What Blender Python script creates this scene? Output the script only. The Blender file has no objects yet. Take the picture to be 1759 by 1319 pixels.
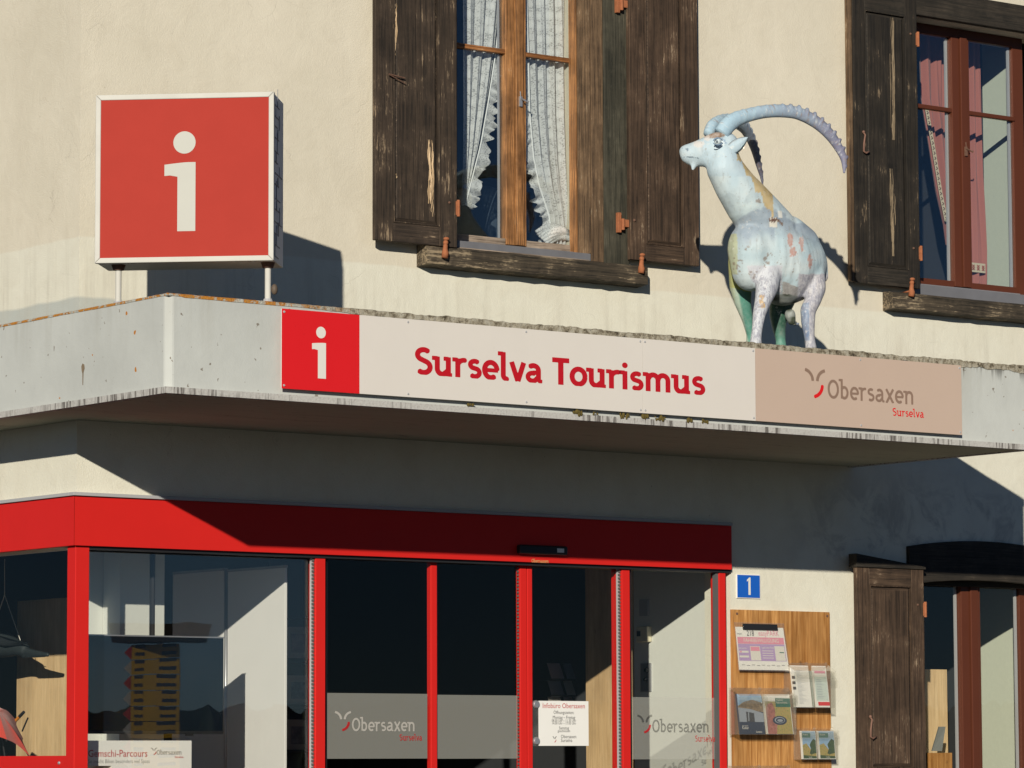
import bpy, math, random
from mathutils import Vector, Matrix
random.seed(7)
C = bpy.context.scene
COL = C.collection

# ------------------------------------------------------------------ camera, sky, sun, exposure
F = 6447.0; CX, CY = 879.5, 659.5
yaw, pitch, roll = .6495, .1007, -.0036
CAM = Vector((-12.767, -21.6, .8077))
_fw = Vector((math.sin(yaw)*math.cos(pitch), math.cos(yaw)*math.cos(pitch), math.sin(pitch)))
_r0 = Vector((math.cos(yaw), -math.sin(yaw), 0)); _u0 = _r0.cross(_fw)
_R = _r0*math.cos(roll)+_u0*math.sin(roll); _U = -_r0*math.sin(roll)+_u0*math.cos(roll)
cd = bpy.data.cameras.new('camera'); cam = bpy.data.objects.new('camera', cd); COL.objects.link(cam)
cam.matrix_world = Matrix(((_R.x,_U.x,-_fw.x,CAM.x),(_R.y,_U.y,-_fw.y,CAM.y),(_R.z,_U.z,-_fw.z,CAM.z),(0,0,0,1)))
cd.sensor_width = 36; cd.lens = F/1759*36; cd.clip_start = .5; cd.clip_end = 6000
C.camera = cam

SUN = Vector((.975, 1, -.415)).normalized()          # direction the light travels
w = bpy.data.worlds.new('World'); C.world = w; w.use_nodes = True
nt = w.node_tree; bg = nt.nodes['Background']; sky = nt.nodes.new('ShaderNodeTexSky')
sky.sky_type = 'NISHITA'; sky.sun_disc = False
sky.sun_elevation = math.asin(-SUN.z); sky.sun_rotation = math.atan2(-SUN.x, -SUN.y)
sky.altitude = 1300; sky.air_density = .75; sky.dust_density = 0; sky.ozone_density = 5
nt.links.new(sky.outputs[0], bg.inputs[0]); bg.inputs[1].default_value = .05
sd = bpy.data.lights.new('sun', 'SUN'); sd.energy = 5.0; sd.angle = math.radians(.5); sd.color = (1, .93, .795)
so = bpy.data.objects.new('sun', sd); COL.objects.link(so); so.rotation_euler = SUN.to_track_quat('-Z', 'Y').to_euler(); so.location = (-12, -16, 10)
C.view_settings.view_transform = 'Standard'; C.view_settings.look = 'None'
C.view_settings.exposure = .0; C.view_settings.gamma = 1
C.cycles.max_bounces = 10; C.cycles.transparent_max_bounces = 24; C.cycles.diffuse_bounces = 4

# ------------------------------------------------------------------ survey helpers (metres; y = depth behind the street facade, z up)
def at(px, py, Y):
    d = _fw*F + _R*(px-CX) - _U*(py-CY); return CAM + d*((Y-CAM.y)/d.y)
def atx(px, py, X):
    d = _fw*F + _R*(px-CX) - _U*(py-CY); return CAM + d*((X-CAM.x)/d.x)
def fx(px, py, Y): return at(px, py, Y).x
def fz(px, py, Y): return at(px, py, Y).z

# ------------------------------------------------------------------ mesh helpers
class MB:
    def __init__(s): s.v = []; s.f = []; s.m = []
    def add(s, vs, fs, mi=0):
        b = len(s.v); s.v += [tuple(v) for v in vs]
        for f in fs: s.f.append(tuple(b+i for i in f)); s.m.append(mi)
        return s
    def box(s, x0, x1, y0, y1, z0, z1, mi=0):
        if x0 > x1: x0, x1 = x1, x0
        if y0 > y1: y0, y1 = y1, y0
        if z0 > z1: z0, z1 = z1, z0
        return s.add([(x0,y0,z0),(x1,y0,z0),(x1,y1,z0),(x0,y1,z0),(x0,y0,z1),(x1,y0,z1),(x1,y1,z1),(x0,y1,z1)],
              [(0,3,2,1),(4,5,6,7),(0,1,5,4),(1,2,6,5),(2,3,7,6),(3,0,4,7)], mi)
    def rect(s, x0, x1, z0, z1, Y, mi=0):     # upright sheet facing -y
        return s.add([(x0,Y,z0),(x1,Y,z0),(x1,Y,z1),(x0,Y,z1)], [(0,1,2,3)], mi)
    def prism(s, poly, y0, y1, mi=0):          # poly in (x, z), counter-clockwise seen from -y
        n = len(poly)
        vs = [(x,y0,z) for x,z in poly]+[(x,y1,z) for x,z in poly]
        return s.add(vs, [tuple(range(n)), tuple(range(2*n-1, n-1, -1))]+[(i, i+n, (i+1)%n+n, (i+1)%n) for i in range(n)], mi)
    def zprism(s, poly, z0, z1, mi=0):         # poly in (x, y), ccw from above
        n = len(poly)
        vs = [(x,y,z0) for x,y in poly]+[(x,y,z1) for x,y in poly]
        return s.add(vs, [tuple(range(n-1,-1,-1)), tuple(range(n, 2*n))]+[(i, (i+1)%n, (i+1)%n+n, i+n) for i in range(n)], mi)
    def tube(s, pts, rs, n=8, mi=0, cap=True):
        pts = [Vector(p) for p in pts]
        if not hasattr(rs, '__len__'): rs = [rs]*len(pts)
        rings = []; prev = None
        for i, p in enumerate(pts):
            t = (pts[min(i+1, len(pts)-1)]-pts[max(i-1, 0)]).normalized()
            a = prev if prev is not None else (Vector((0,0,1)) if abs(t.z) < .9 else Vector((1,0,0)))
            a = (a - t*a.dot(t)).normalized(); prev = a; b = t.cross(a)
            rings.append([p + (a*math.cos(2*math.pi*k/n)+b*math.sin(2*math.pi*k/n))*rs[i] for k in range(n)])
        vs = [v for r in rings for v in r]; fs = []
        for i in range(len(pts)-1):
            for k in range(n): fs.append((i*n+k, i*n+(k+1)%n, (i+1)*n+(k+1)%n, (i+1)*n+k))
        if cap: fs += [tuple(range(n-1,-1,-1)), tuple((len(pts)-1)*n+k for k in range(n))]
        return s.add(vs, fs, mi)
    def ball(s, c, r, nu=12, nv=8, mi=0, M=None):
        c = Vector(c); r = r if hasattr(r, '__len__') else (r,r,r)
        vs = []
        for j in range(1, nv):
            ph = math.pi*j/nv
            for i in range(nu):
                th = 2*math.pi*i/nu
                q = Vector((r[0]*math.sin(ph)*math.cos(th), r[1]*math.sin(ph)*math.sin(th), r[2]*math.cos(ph)))
                vs.append(c + (M @ q if M else q))
        top = Vector((0,0,r[2])); vs += [c+(M @ top if M else top), c-(M @ top if M else top)]
        fs = [(j*nu+i, (j+1)*nu+i, (j+1)*nu+(i+1)%nu, j*nu+(i+1)%nu) for j in range(nv-2) for i in range(nu)]
        t = len(vs)-2
        fs += [(t, i, (i+1)%nu) for i in range(nu)]+[(t+1, (nv-2)*nu+(i+1)%nu, (nv-2)*nu+i) for i in range(nu)]
        return s.add(vs, fs, mi)

def tag(o, label=None, cat=None, group=None, kind=None):
    for k, v in (('label',label),('category',cat),('group',group),('kind',kind)):
        if v: o[k] = v
    return o
def empty(name, loc, label, cat, group=None):
    o = bpy.data.objects.new(name, None); COL.objects.link(o); o.location = loc; o.empty_display_size = .2
    return tag(o, label, cat, group)
def wloc(o):
    v = Vector((0,0,0))
    while o: v += o.location; o = o.parent
    return v
def obj(name, mb, mat, parent=None, smooth=False, bev=0, org=None, xf=None, label=None):
    me = bpy.data.meshes.new(name)
    base = Vector(org) if org is not None else (wloc(parent) if parent else Vector((0,0,0)))
    vs = mb.v
    if xf: vs = [xf @ Vector(v) for v in vs]
    me.from_pydata([tuple(Vector(v)-base) for v in vs], [], mb.f)
    mats = mat if isinstance(mat, (list, tuple)) else [mat]
    for m in mats: me.materials.append(m)
    if len(mats) > 1: me.polygons.foreach_set('material_index', mb.m)
    if smooth: me.shade_smooth()
    o = bpy.data.objects.new(name, me); COL.objects.link(o)
    o.location = base - (wloc(parent) if parent else Vector((0,0,0)))
    if parent: o.parent = parent
    if bev:
        b = o.modifiers.new('bevel', 'BEVEL'); b.width = bev; b.segments = 2; b.limit_method = 'ANGLE'
    if label: o['label'] = label
    return o

# ------------------------------------------------------------------ material helpers
class NT:
    def __init__(s, name):
        s.mat = bpy.data.materials.new(name); s.mat.use_nodes = True; s.t = s.mat.node_tree
        s.t.nodes.clear(); s.out = s.n('OutputMaterial')
    def n(s, kind, **kw):
        x = s.t.nodes.new('ShaderNode'+kind)
        for k, v in kw.items(): setattr(x, k, v)
        return x
    def l(s, a, b): s.t.links.new(a, b)
    def setin(s, node, key, v):
        if hasattr(v, 'is_output') : s.l(v, node.inputs[key])
        else: node.inputs[key].default_value = v
    def coord(s, world=False, scale=(1,1,1), rnd=False):
        if world: src = s.n('NewGeometry').outputs['Position']
        else: src = s.n('TexCoord').outputs['Object']
        if rnd:
            oi = s.n('ObjectInfo'); m = s.n('VectorMath', operation='SCALE'); s.l(oi.outputs['Random'], m.inputs['Scale']); m.inputs[0].default_value = (37, 23, 51)
            a = s.n('VectorMath', operation='ADD'); s.l(src, a.inputs[0]); s.l(m.outputs[0], a.inputs[1]); src = a.outputs[0]
        mp = s.n('Mapping'); mp.inputs['Scale'].default_value = scale; s.l(src, mp.inputs[0]); return mp.outputs[0]
    def noise(s, vec, scale=5, detail=4, rough=.5, dist=0):
        x = s.n('TexNoise'); s.l(vec, x.inputs['Vector']); x.inputs['Scale'].default_value = scale
        x.inputs['Detail'].default_value = detail; x.inputs['Roughness'].default_value = rough; x.inputs['Distortion'].default_value = dist
        return x.outputs['Fac']
    def ramp(s, fac, stops, interp='LINEAR'):
        x = s.n('ValToRGB'); x.color_ramp.interpolation = interp; e = x.color_ramp.elements
        while len(e) < len(stops): e.new(.5)
        for i, (p, c) in enumerate(stops):
            e[i].position = p; e[i].color = (c, c, c, 1) if not hasattr(c, '__len__') else (*c, 1)
        s.l(fac, x.inputs[0]); return x.outputs[0]
    def mix(s, fac, a, b, mode='MIX'):
        x = s.n('Mix', data_type='RGBA', blend_type=mode)
        s.setin(x, 0, fac)
        for k, v in ((6, a), (7, b)):
            if hasattr(v, 'is_output'): s.l(v, x.inputs[k])
            else: x.inputs[k].default_value = (*v, 1) if len(v) == 3 else v
        return x.outputs[2]
    def math(s, op, a, b=0., clamp=False):
        x = s.n('Math', operation=op, use_clamp=clamp); s.setin(x, 0, a); s.setin(x, 1, b); return x.outputs[0]
    def sep(s, vec):
        x = s.n('SeparateXYZ'); s.l(vec, x.inputs[0]); return x.outputs
    def bump(s, h, strength=.3, dist=.01, nrm=None):
        x = s.n('Bump'); x.inputs['Strength'].default_value = strength; x.inputs['Distance'].default_value = dist; s.l(h, x.inputs['Height'])
        if nrm is not None: s.l(nrm, x.inputs['Normal'])
        return x.outputs[0]
    def bsdf(s, color, rough=.8, metal=0, nrm=None, spec=.3, link=True, **kw):
        x = s.n('BsdfPrincipled'); 
        if hasattr(color, 'is_output'): s.l(color, x.inputs['Base Color'])
        else: x.inputs['Base Color'].default_value = (*color, 1)
        s.setin(x, 'Roughness', rough); s.setin(x, 'Metallic', metal); s.setin(x, 'Specular IOR Level', spec)
        if nrm is not None: s.l(nrm, x.inputs['Normal'])
        for k, v in kw.items(): s.setin(x, k.replace('_', ' '), v)
        if link: s.l(x.outputs[0], s.out.inputs[0])
        return x.outputs[0]

def plain(name, c, rough=.6, metal=0, var=.12, scale=8, spec=.3, bump=.0):
    t = NT(name); v = t.coord(rnd=True)
    n = t.noise(v, scale, 5, .6)
    d = tuple(x*(1-var) for x in c); e = tuple(min(1, x*(1+var)) for x in c)
    col = t.mix(n, d, e)
    t.bsdf(col, rough, metal, t.bump(t.noise(v, scale*12, 3), bump, .002) if bump else None, spec)
    return t.mat

def plaster_mat():
    t = NT('plaster'); p = t.coord(world=True); z = t.sep(p)
    big = t.noise(p, .9, 5, .6); mid = t.noise(p, 5, 6, .65, .6); fine = t.noise(p, 95, 3, .6); grit = t.noise(p, 260, 2, .5)
    edge = t.math('ADD', z[2], t.math('MULTIPLY', t.math('SUBTRACT', t.noise(p, 3, 3), .5), .035))
    up = t.math('MULTIPLY', t.math('SUBTRACT', edge, 4.322), 60, True)
    colu = t.mix(t.ramp(big, [(.3,0),(.7,1)]), (.575,.53,.43), (.655,.605,.50))
    coll = t.mix(t.ramp(big, [(.3,0),(.7,1)]), (.63,.61,.515), (.675,.655,.56))
    col = t.mix(up, coll, colu)
    # grey sealing paint low on the wall round the corner above the canopy
    g1 = t.math('MULTIPLY', t.math('SUBTRACT', 3.935, edge), 50, True)
    g2 = t.math('MULTIPLY', t.math('SUBTRACT', .42, z[0]), 6, True)
    g3 = t.math('GREATER_THAN', z[2], 3.5)
    col = t.mix(t.math('MULTIPLY', t.math('MULTIPLY', g1, g2), g3), col, (.44,.46,.43))
    # soft grime
    col = t.mix(t.math('MULTIPLY', t.ramp(mid, [(.45,0),(.75,1)]), .16), col, (.42,.36,.27))
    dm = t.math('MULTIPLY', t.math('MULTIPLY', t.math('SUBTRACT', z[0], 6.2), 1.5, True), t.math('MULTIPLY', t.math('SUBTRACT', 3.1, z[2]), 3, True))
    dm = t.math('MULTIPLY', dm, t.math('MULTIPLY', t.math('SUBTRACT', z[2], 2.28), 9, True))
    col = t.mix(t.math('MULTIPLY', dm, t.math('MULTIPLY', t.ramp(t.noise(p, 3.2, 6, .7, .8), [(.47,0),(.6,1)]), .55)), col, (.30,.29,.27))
    drip = t.noise(t.coord(world=True, scale=(1,1,.06)), 11, 5, .7)
    dz = t.math('MULTIPLY', t.math('MULTIPLY', t.math('SUBTRACT', z[2], 3.7), 4, True), t.math('MULTIPLY', t.math('SUBTRACT', 4.48, z[2]), 2.2, True))
    col = t.mix(t.math('MULTIPLY', t.math('MULTIPLY', t.ramp(drip, [(.50,0),(.68,1)]), dz), .30), col, (.36,.33,.27))
    col = t.mix(t.math('MULTIPLY', t.ramp(t.noise(t.coord(world=True, scale=(1,1,.25)), 2.2, 5, .65), [(.48,0),(.7,1)]), .22), col, (.50,.45,.36))
    # hair cracks and trowel marks
    dv = t.n('VectorMath', operation='ADD'); nz = t.n('TexNoise'); nz.inputs['Scale'].default_value = 2.2; nz.inputs['Detail'].default_value = 5; t.l(p, nz.inputs['Vector'])
    sc = t.n('VectorMath', operation='SCALE'); sc.inputs['Scale'].default_value = .5; t.l(nz.outputs['Color'], sc.inputs[0]); t.l(p, dv.inputs[0]); t.l(sc.outputs[0], dv.inputs[1])
    vo = t.n('TexVoronoi', feature='DISTANCE_TO_EDGE'); vo.inputs['Scale'].default_value = 2.3; t.l(dv.outputs[0], vo.inputs['Vector'])
    crack = t.math('MULTIPLY', t.ramp(vo.outputs[0], [(0,1),(.006,0)]), t.ramp(t.noise(p, 1.7, 2), [(.53,0),(.62,1)]))
    col = t.mix(t.math('MULTIPLY', crack, .22), col, (.22,.19,.15))
    spots = t.ramp(t.noise(p, 34, 2, .5), [(.765,0),(.79,1)])
    col = t.mix(t.math('MULTIPLY', spots, .5), col, (.25,.2,.15))
    h = t.math('ADD', t.math('MULTIPLY', fine, .45), t.math('MULTIPLY', mid, 1.3))
    h = t.math('ADD', h, t.math('MULTIPLY', grit, .25)); h = t.math('SUBTRACT', h, t.math('MULTIPLY', crack, .25))
    # short trowel strokes
    st = t.noise(t.coord(world=True, scale=(3,3,1.1)), 4, 4, .7, 2.5)
    h = t.math('ADD', h, t.math('MULTIPLY', t.ramp(st, [(.46,0),(.5,1),(.54,0)]), .05))
    t.bsdf(col, .93, 0, t.bump(h, .36, .012), .15)
    return t.mat
PLASTER = plaster_mat()

def concrete_mat(name, base, lichen=True):
    t = NT(name); p = t.coord(world=True); s = t.sep(p)
    big = t.noise(p, 1.4, 5, .6); fine = t.noise(p, 120, 3); 
    col = t.mix(t.ramp(big, [(.3,0),(.7,1)]), tuple(c*.9 for c in base), tuple(c*1.08 for c in base))
    streak = t.noise(t.coord(world=True, scale=(1,1,.07)), 9, 4, .6)
    topd = t.math('MULTIPLY', t.math('SUBTRACT', s[2], 3.30), 2.4, True)
    col = t.mix(t.math('MULTIPLY', t.math('MULTIPLY', t.ramp(streak, [(.5,0),(.72,1)]), topd), .35), col, (.30,.29,.25))
    if lichen:
        # black runs hanging from the weathered top edge, strong beyond the signboard
        xm = t.math('MULTIPLY', t.math('SUBTRACT', s[0], 6.1), 8, True)
        run = t.noise(t.coord(world=True, scale=(1,1,.045)), 26, 3, .6)
        zt = t.math('MULTIPLY', t.math('SUBTRACT', s[2], 3.56), 8, True)
        run = t.math('MULTIPLY', t.ramp(t.math('ADD', run, t.math('MULTIPLY', zt, .16)), [(.62,0),(.72,1)]), xm)
        col = t.mix(t.math('MULTIPLY', t.math('MULTIPLY', run, zt), .85), col, (.05,.047,.04))
        pits = t.ramp(t.noise(p, 26, 2, .4), [(.735,0),(.755,1)])
        col = t.mix(t.math('MULTIPLY', pits, .75), col, (.13,.10,.07))
        rust = t.ramp(t.noise(p, 15, 1, .3), [(.78,0),(.79,1)])
        col = t.mix(rust, col, (.42,.17,.035))
    t.bsdf(col, .92, 0, t.bump(t.math('ADD', t.math('MULTIPLY', fine, .3), t.noise(p, 14, 5, .65)), .35, .006), .15)
    return t.mat
def drip_mat():
    t = NT('stained_drip_edge'); p = t.coord(world=True); s = t.sep(p)
    run = t.noise(t.coord(world=True, scale=(1,1,.05)), 34, 4, .7); where = t.noise(p, 2.2, 2, .5)
    col = t.mix(t.math('MULTIPLY', t.ramp(run, [(.50,0),(.58,1)]), t.ramp(where, [(.42,0),(.52,.85)])), (.44,.43,.41), (.07,.06,.055))
    col = t.mix(t.math('MULTIPLY', t.ramp(t.noise(p, 60, 3), [(.5,0),(.7,1)]), .4), col, (.25,.22,.20))
    t.bsdf(col, .9, 0, t.bump(t.noise(p, 70, 4), .5, .006), .15); return t.mat
DRIP = drip_mat()
CONC = concrete_mat('painted_concrete', (.46,.475,.455))
def soffit_mat():
    t = NT('soffit_concrete'); p = t.coord(world=True)
    b = t.noise(t.coord(world=True, scale=(.25,2.5,1)), 3, 5, .6)
    col = t.mix(b, (.36,.37,.29), (.46,.46,.37))
    bl = t.ramp(t.noise(t.coord(world=True, scale=(.12,1,1)), 16, 2), [(.64,0),(.66,1),(.68,0)])
    col = t.mix(t.math('MULTIPLY', bl, .6), col, (.1,.08,.06))
    t.bsdf(col, .95, 0, t.bump(t.noise(p, 40, 4), .3, .006), .1); return t.mat
SOFFIT = soffit_mat()
def moss_mat():
    t = NT('lichen_concrete'); p = t.coord(world=True); s = t.sep(p)
    n = t.noise(p, 22, 6, .75)
    grey = t.ramp(n, [(.32,(.035,.03,.022)),(.42,(.16,.135,.095)),(.52,(.34,.305,.235)),(.62,(.40,.375,.31)),(.75,(.10,.088,.05))])
    n2 = t.noise(p, 13, 5, .7)
    pale = t.ramp(n2, [(.35,(.46,.47,.43)),(.46,(.40,.38,.32)),(.51,(.42,.17,.03)),(.60,(.50,.22,.04)),(.66,(.30,.20,.10)),(.72,(.42,.41,.36))])
    m = t.math('MULTIPLY', t.math('SUBTRACT', s[0], .25), 1.4, True)
    col = t.mix(m, pale, grey)
    t.bsdf(col, .97, 0, t.bump(t.noise(p, 45, 5, .7), .9, .015), .1); return t.mat
MOSS = moss_mat()

def oldwood(name, dark, mid, bare, amt=.6, axis='z', rough=.78, fade=.0, holes=True):
    """weathered board: dark stain worn along the grain down to pale wood"""
    t = NT(name)
    sc = {'z': (1,1,.028), 'x': (.028,1,1), 'y': (1,.028,1)}[axis]
    v = t.coord(scale=sc, rnd=True); o = t.coord(rnd=True)
    g = t.noise(v, 55, 6, .75, .25); g2 = t.noise(v, 16, 4, .6, .8); patch = t.noise(o, 3.2, 5, .65)
    gf = t.noise(v, 150, 3, .6)
    sw_ = {'z': (1,1,.10), 'x': (.10,1,1), 'y': (1,.10,1)}[axis]
    gs = t.noise(t.coord(scale=sw_, rnd=True), 120, 3, .75)
    col = t.mix(t.ramp(g, [(.40,0),(.60,1)]), dark, mid)
    col = t.mix(t.math('MULTIPLY', t.ramp(patch, [(.42,0),(.66,1)]), t.ramp(gf, [(.42,.1),(.6,.9)])), col, tuple(c*1.9 for c in mid))
    w1 = t.math('ADD', t.math('MULTIPLY', g, .30), t.math('MULTIPLY', patch, .40)); w1 = t.math('ADD', w1, t.math('MULTIPLY', gs, .30))
    wear = t.ramp(w1, [(.625-.075*amt, 0), (.665-.075*amt, 1)])
    col = t.mix(t.math('MULTIPLY', wear, .75), col, bare)
    crk = t.ramp(gf, [(.30,1),(.36,0)]); col = t.mix(t.math('MULTIPLY', crk, .7), col, tuple(c*.35 for c in dark))
    h = t.math('ADD', t.math('MULTIPLY', g, .8), t.math('MULTIPLY', t.math('MULTIPLY', wear, -1.0), .2)); h = t.math('ADD', h, t.math('MULTIPLY', gf, .35))
    t.bsdf(col, rough, 0, t.bump(h, .6, .004), .3); return t.mat
W_DARK = oldwood('black_brown_shutter_wood', (.016,.012,.009), (.046,.032,.022), (.34,.25,.16), .75)
W_DARKX = oldwood('black_brown_shutter_wood_rail', (.016,.012,.009), (.044,.031,.022), (.34,.25,.16), .6, 'x')
W_BLACK = oldwood('blackened_shutter_wood', (.009,.008,.007), (.024,.019,.014), (.33,.24,.15), .62)
W_BLACKX = oldwood('blackened_rail_wood', (.012,.011,.009), (.030,.024,.018), (.30,.22,.14), .3, 'x')
W_BROWN = oldwood('brown_shutter_wood', (.022,.014,.009), (.066,.041,.026), (.36,.27,.18), .6)
W_BROWNX = oldwood('brown_shutter_rail_wood', (.020,.013,.009), (.060,.038,.024), (.34,.25,.17), .55, 'x')
W_SILL = oldwood('weathered_sill_wood', (.014,.012,.009), (.065,.05,.034), (.36,.28,.18), 1.15, 'x')
W_JAMB = oldwood('worn_jamb_wood', (.038,.024,.014), (.135,.085,.048), (.36,.29,.20), .75)
W_GREEN = oldwood('green_black_casing_wood', (.018,.018,.013), (.055,.05,.035), (.2,.17,.11), .35)
W_SASH = oldwood('orange_sash_wood', (.085,.038,.015), (.27,.128,.048), (.46,.32,.19), .55, rough=.5)
W_SASHX = oldwood('orange_sash_rail_wood', (.10,.04,.014), (.24,.10,.035), (.5,.35,.2), .2, 'x', rough=.45)
W_GREYX = oldwood('grey_bottom_rail_wood', (.10,.075,.055), (.24,.19,.15), (.4,.34,.28), .4, 'x')
def pine(name, a, b, knotc, axis='z', rough=.55):
    t = NT(name); sc = {'z': (1,1,.05), 'x': (.05,1,1)}[axis]
    v = t.coord(scale=sc, rnd=True); o = t.coord(rnd=True)
    g = t.noise(v, 28, 4, .6, 1.2); col = t.mix(t.ramp(g, [(.3,0),(.7,1)]), a, b)
    col = t.mix(t.math('MULTIPLY', t.ramp(t.noise(v, 110, 2), [(.5,0),(.7,1)]), .35), col, tuple(c*.6 for c in a))
    col = t.mix(t.math('MULTIPLY', t.ramp(t.noise(t.coord(scale=(1,1,.4), rnd=True), 3.0, 4, .6), [(.4,0),(.65,1)]), .55), col, tuple(c*.55 for c in a))
    vo = t.n('TexVoronoi'); vo.inputs['Scale'].default_value = 5; mp = t.coord(scale=(1.3,1.3,.75) if axis=='z' else (.75,1.3,1.3), rnd=True); t.l(mp, vo.inputs['Vector'])
    k = t.math('MULTIPLY', t.ramp(vo.outputs['Distance'], [(.05,1),(.13,0)]), t.ramp(t.noise(o, 3.1, 1), [(.5,0),(.55,1)]))
    col = t.mix(k, col, knotc)
    t.bsdf(col, rough, 0, t.bump(g, .15, .002), .35); return t.mat
PINE = pine('pine_board', (.56,.38,.20), (.68,.50,.29), (.25,.12,.05))
PINE_O = pine('varnished_notice_board', (.30,.12,.025), (.64,.34,.12), (.10,.04,.012))
PINE_D = pine('old_pine_post', (.50,.33,.17), (.66,.47,.27), (.2,.09,.04))
def paint(name, c, rough=.5, var=.05, bump=.04, spec=.25):
    t = NT(name); v = t.coord(rnd=True)
    col = t.mix(t.noise(v, 4, 5, .6), tuple(x*(1-var) for x in c), tuple(min(1,x*(1+var)) for x in c))
    dirt = t.ramp(t.noise(v, 60, 3, .6), [(.66,0),(.74,1)]); col = t.mix(t.math('MULTIPLY', dirt, .12), col, tuple(x*.4 for x in c))
    t.bsdf(col, rough, 0, t.bump(t.noise(v, 180, 2), bump, .002), spec); return t.mat
RED = paint('red_lacquered_metal', (.55,.016,.013), .5, spec=.2)
RED_SIGN = paint('red_printed_film', (.62,.012,.016), .5, .03)
RED_TXT = paint('dark_red_print', (.44,.008,.016), .5, .03)
RED_OLD = paint('sun_faded_red_acrylic', (.36,.040,.029), .85, .07, .08, .12)
WHITE_SIGN = paint('cream_white_sign_film', (.63,.59,.545), .5, .03)
BEIGE_SIGN = paint('beige_sign_film', (.49,.375,.305), .5, .03)
BRGREY = paint('brown_grey_print', (.24,.16,.12), .5, .03)
WHITE_P = paint('white_print', (.66,.64,.59), .6, .03, spec=.2)
WHITE_M = paint('white_painted_metal', (.74,.73,.70), .4, .06)
ALU = plain('brushed_aluminium', (.50,.50,.52), .38, .7)
GREYM = paint('grey_sheet_metal', (.36,.36,.37), .45, .08)
SEAL = plain('grey_brush_seal', (.09,.085,.08), .8, 0, .2, 60)
RUST = plain('rusty_iron', (.33,.12,.055), .85, .1, .45, 30, .2, .5)
RUSTD = plain('dark_rusty_iron', (.15,.085,.06), .8, .2, .4, 40, .2, .4)
BLACK = plain('black_plastic', (.018,.018,.02), .4)
DARKM = plain('dark_interior_tone', (.03,.032,.036), .9)  # unlit room depth put into the colour; dark shelves share it
WIN_RED = paint('red_brown_window_frame', (.092,.027,.014), .42, .1)
BLUE = paint('blue_enamel', (.012,.10,.46), .3, .05)
ROOMW = plain('white_interior_plaster', (.60,.61,.57), .9, 0, .05, 30, .2, .15)
ROOMG = plain('pale_green_interior_plaster', (.50,.53,.44), .9, 0, .06, 30, .2, .3)
PAPER = paint('white_paper', (.74,.73,.70), .7, .03)
PANELW = paint('off_white_display_panel', (.76,.75,.73), .6, .04)
def glass_mat(name, tint=(.97,.975,.965), refl=.7, rough=0.0, haze=0):
    t = NT(name); tr = t.n('BsdfTransparent'); tr.inputs[0].default_value = (*tint, 1)
    gl = t.n('BsdfGlossy'); gl.inputs['Roughness'].default_value = rough; gl.inputs[0].default_value = (1,1,1,1)
    ge = t.n('NewGeometry'); dp = t.n('VectorMath', operation='DOT_PRODUCT'); t.l(ge.outputs['Incoming'], dp.inputs[0]); t.l(ge.outputs['Normal'], dp.inputs[1])
    one = t.math('SUBTRACT', 1.0, t.math('ABSOLUTE', dp.outputs['Value']), True)
    fr = t.math('ADD', t.math('MULTIPLY', t.math('POWER', one, 5.0), .96), .043)
    wv = t.noise(t.coord(world=True), 1.6, 2, .4); nb = t.bump(wv, .05, .02); t.l(nb, gl.inputs['Normal'])
    m = t.n('MixShader'); t.l(t.math('MULTIPLY', fr, refl, True), m.inputs[0]); t.l(tr.outputs[0], m.inputs[1]); t.l(gl.outputs[0], m.inputs[2])
    if haze:
        d = t.n('BsdfDiffuse'); d.inputs[0].default_value = (.8,.78,.75,1); m2 = t.n('MixShader'); m2.inputs[0].default_value = haze
        t.l(m.outputs[0], m2.inputs[1]); t.l(d.outputs[0], m2.inputs[2]); m = m2
    t.l(m.outputs[0], t.out.inputs[0])
    return t.mat
GLASS = glass_mat('window_glass'); GLASS_D = glass_mat('door_glass', refl=.32); GLASS_S = glass_mat('show_window_glass', refl=1.5)
GLASS_U = glass_mat('upper_window_glass', (.955,.975,.98), 1.9)
ACRYL = glass_mat('clear_acrylic', (.965,.96,.94), 1.2, .12, .03)
def film_mat(name, col, op):
    t = NT(name); tr = t.n('BsdfTransparent'); d = t.n('BsdfDiffuse'); d.inputs[0].default_value = (*col, 1)
    m = t.n('MixShader'); m.inputs[0].default_value = op; t.l(tr.outputs[0], m.inputs[1]); t.l(d.outputs[0], m.inputs[2]); t.l(m.outputs[0], t.out.inputs[0]); return t.mat
FROST = film_mat('frosted_glass_film', (.44,.44,.40), .36)

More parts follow.
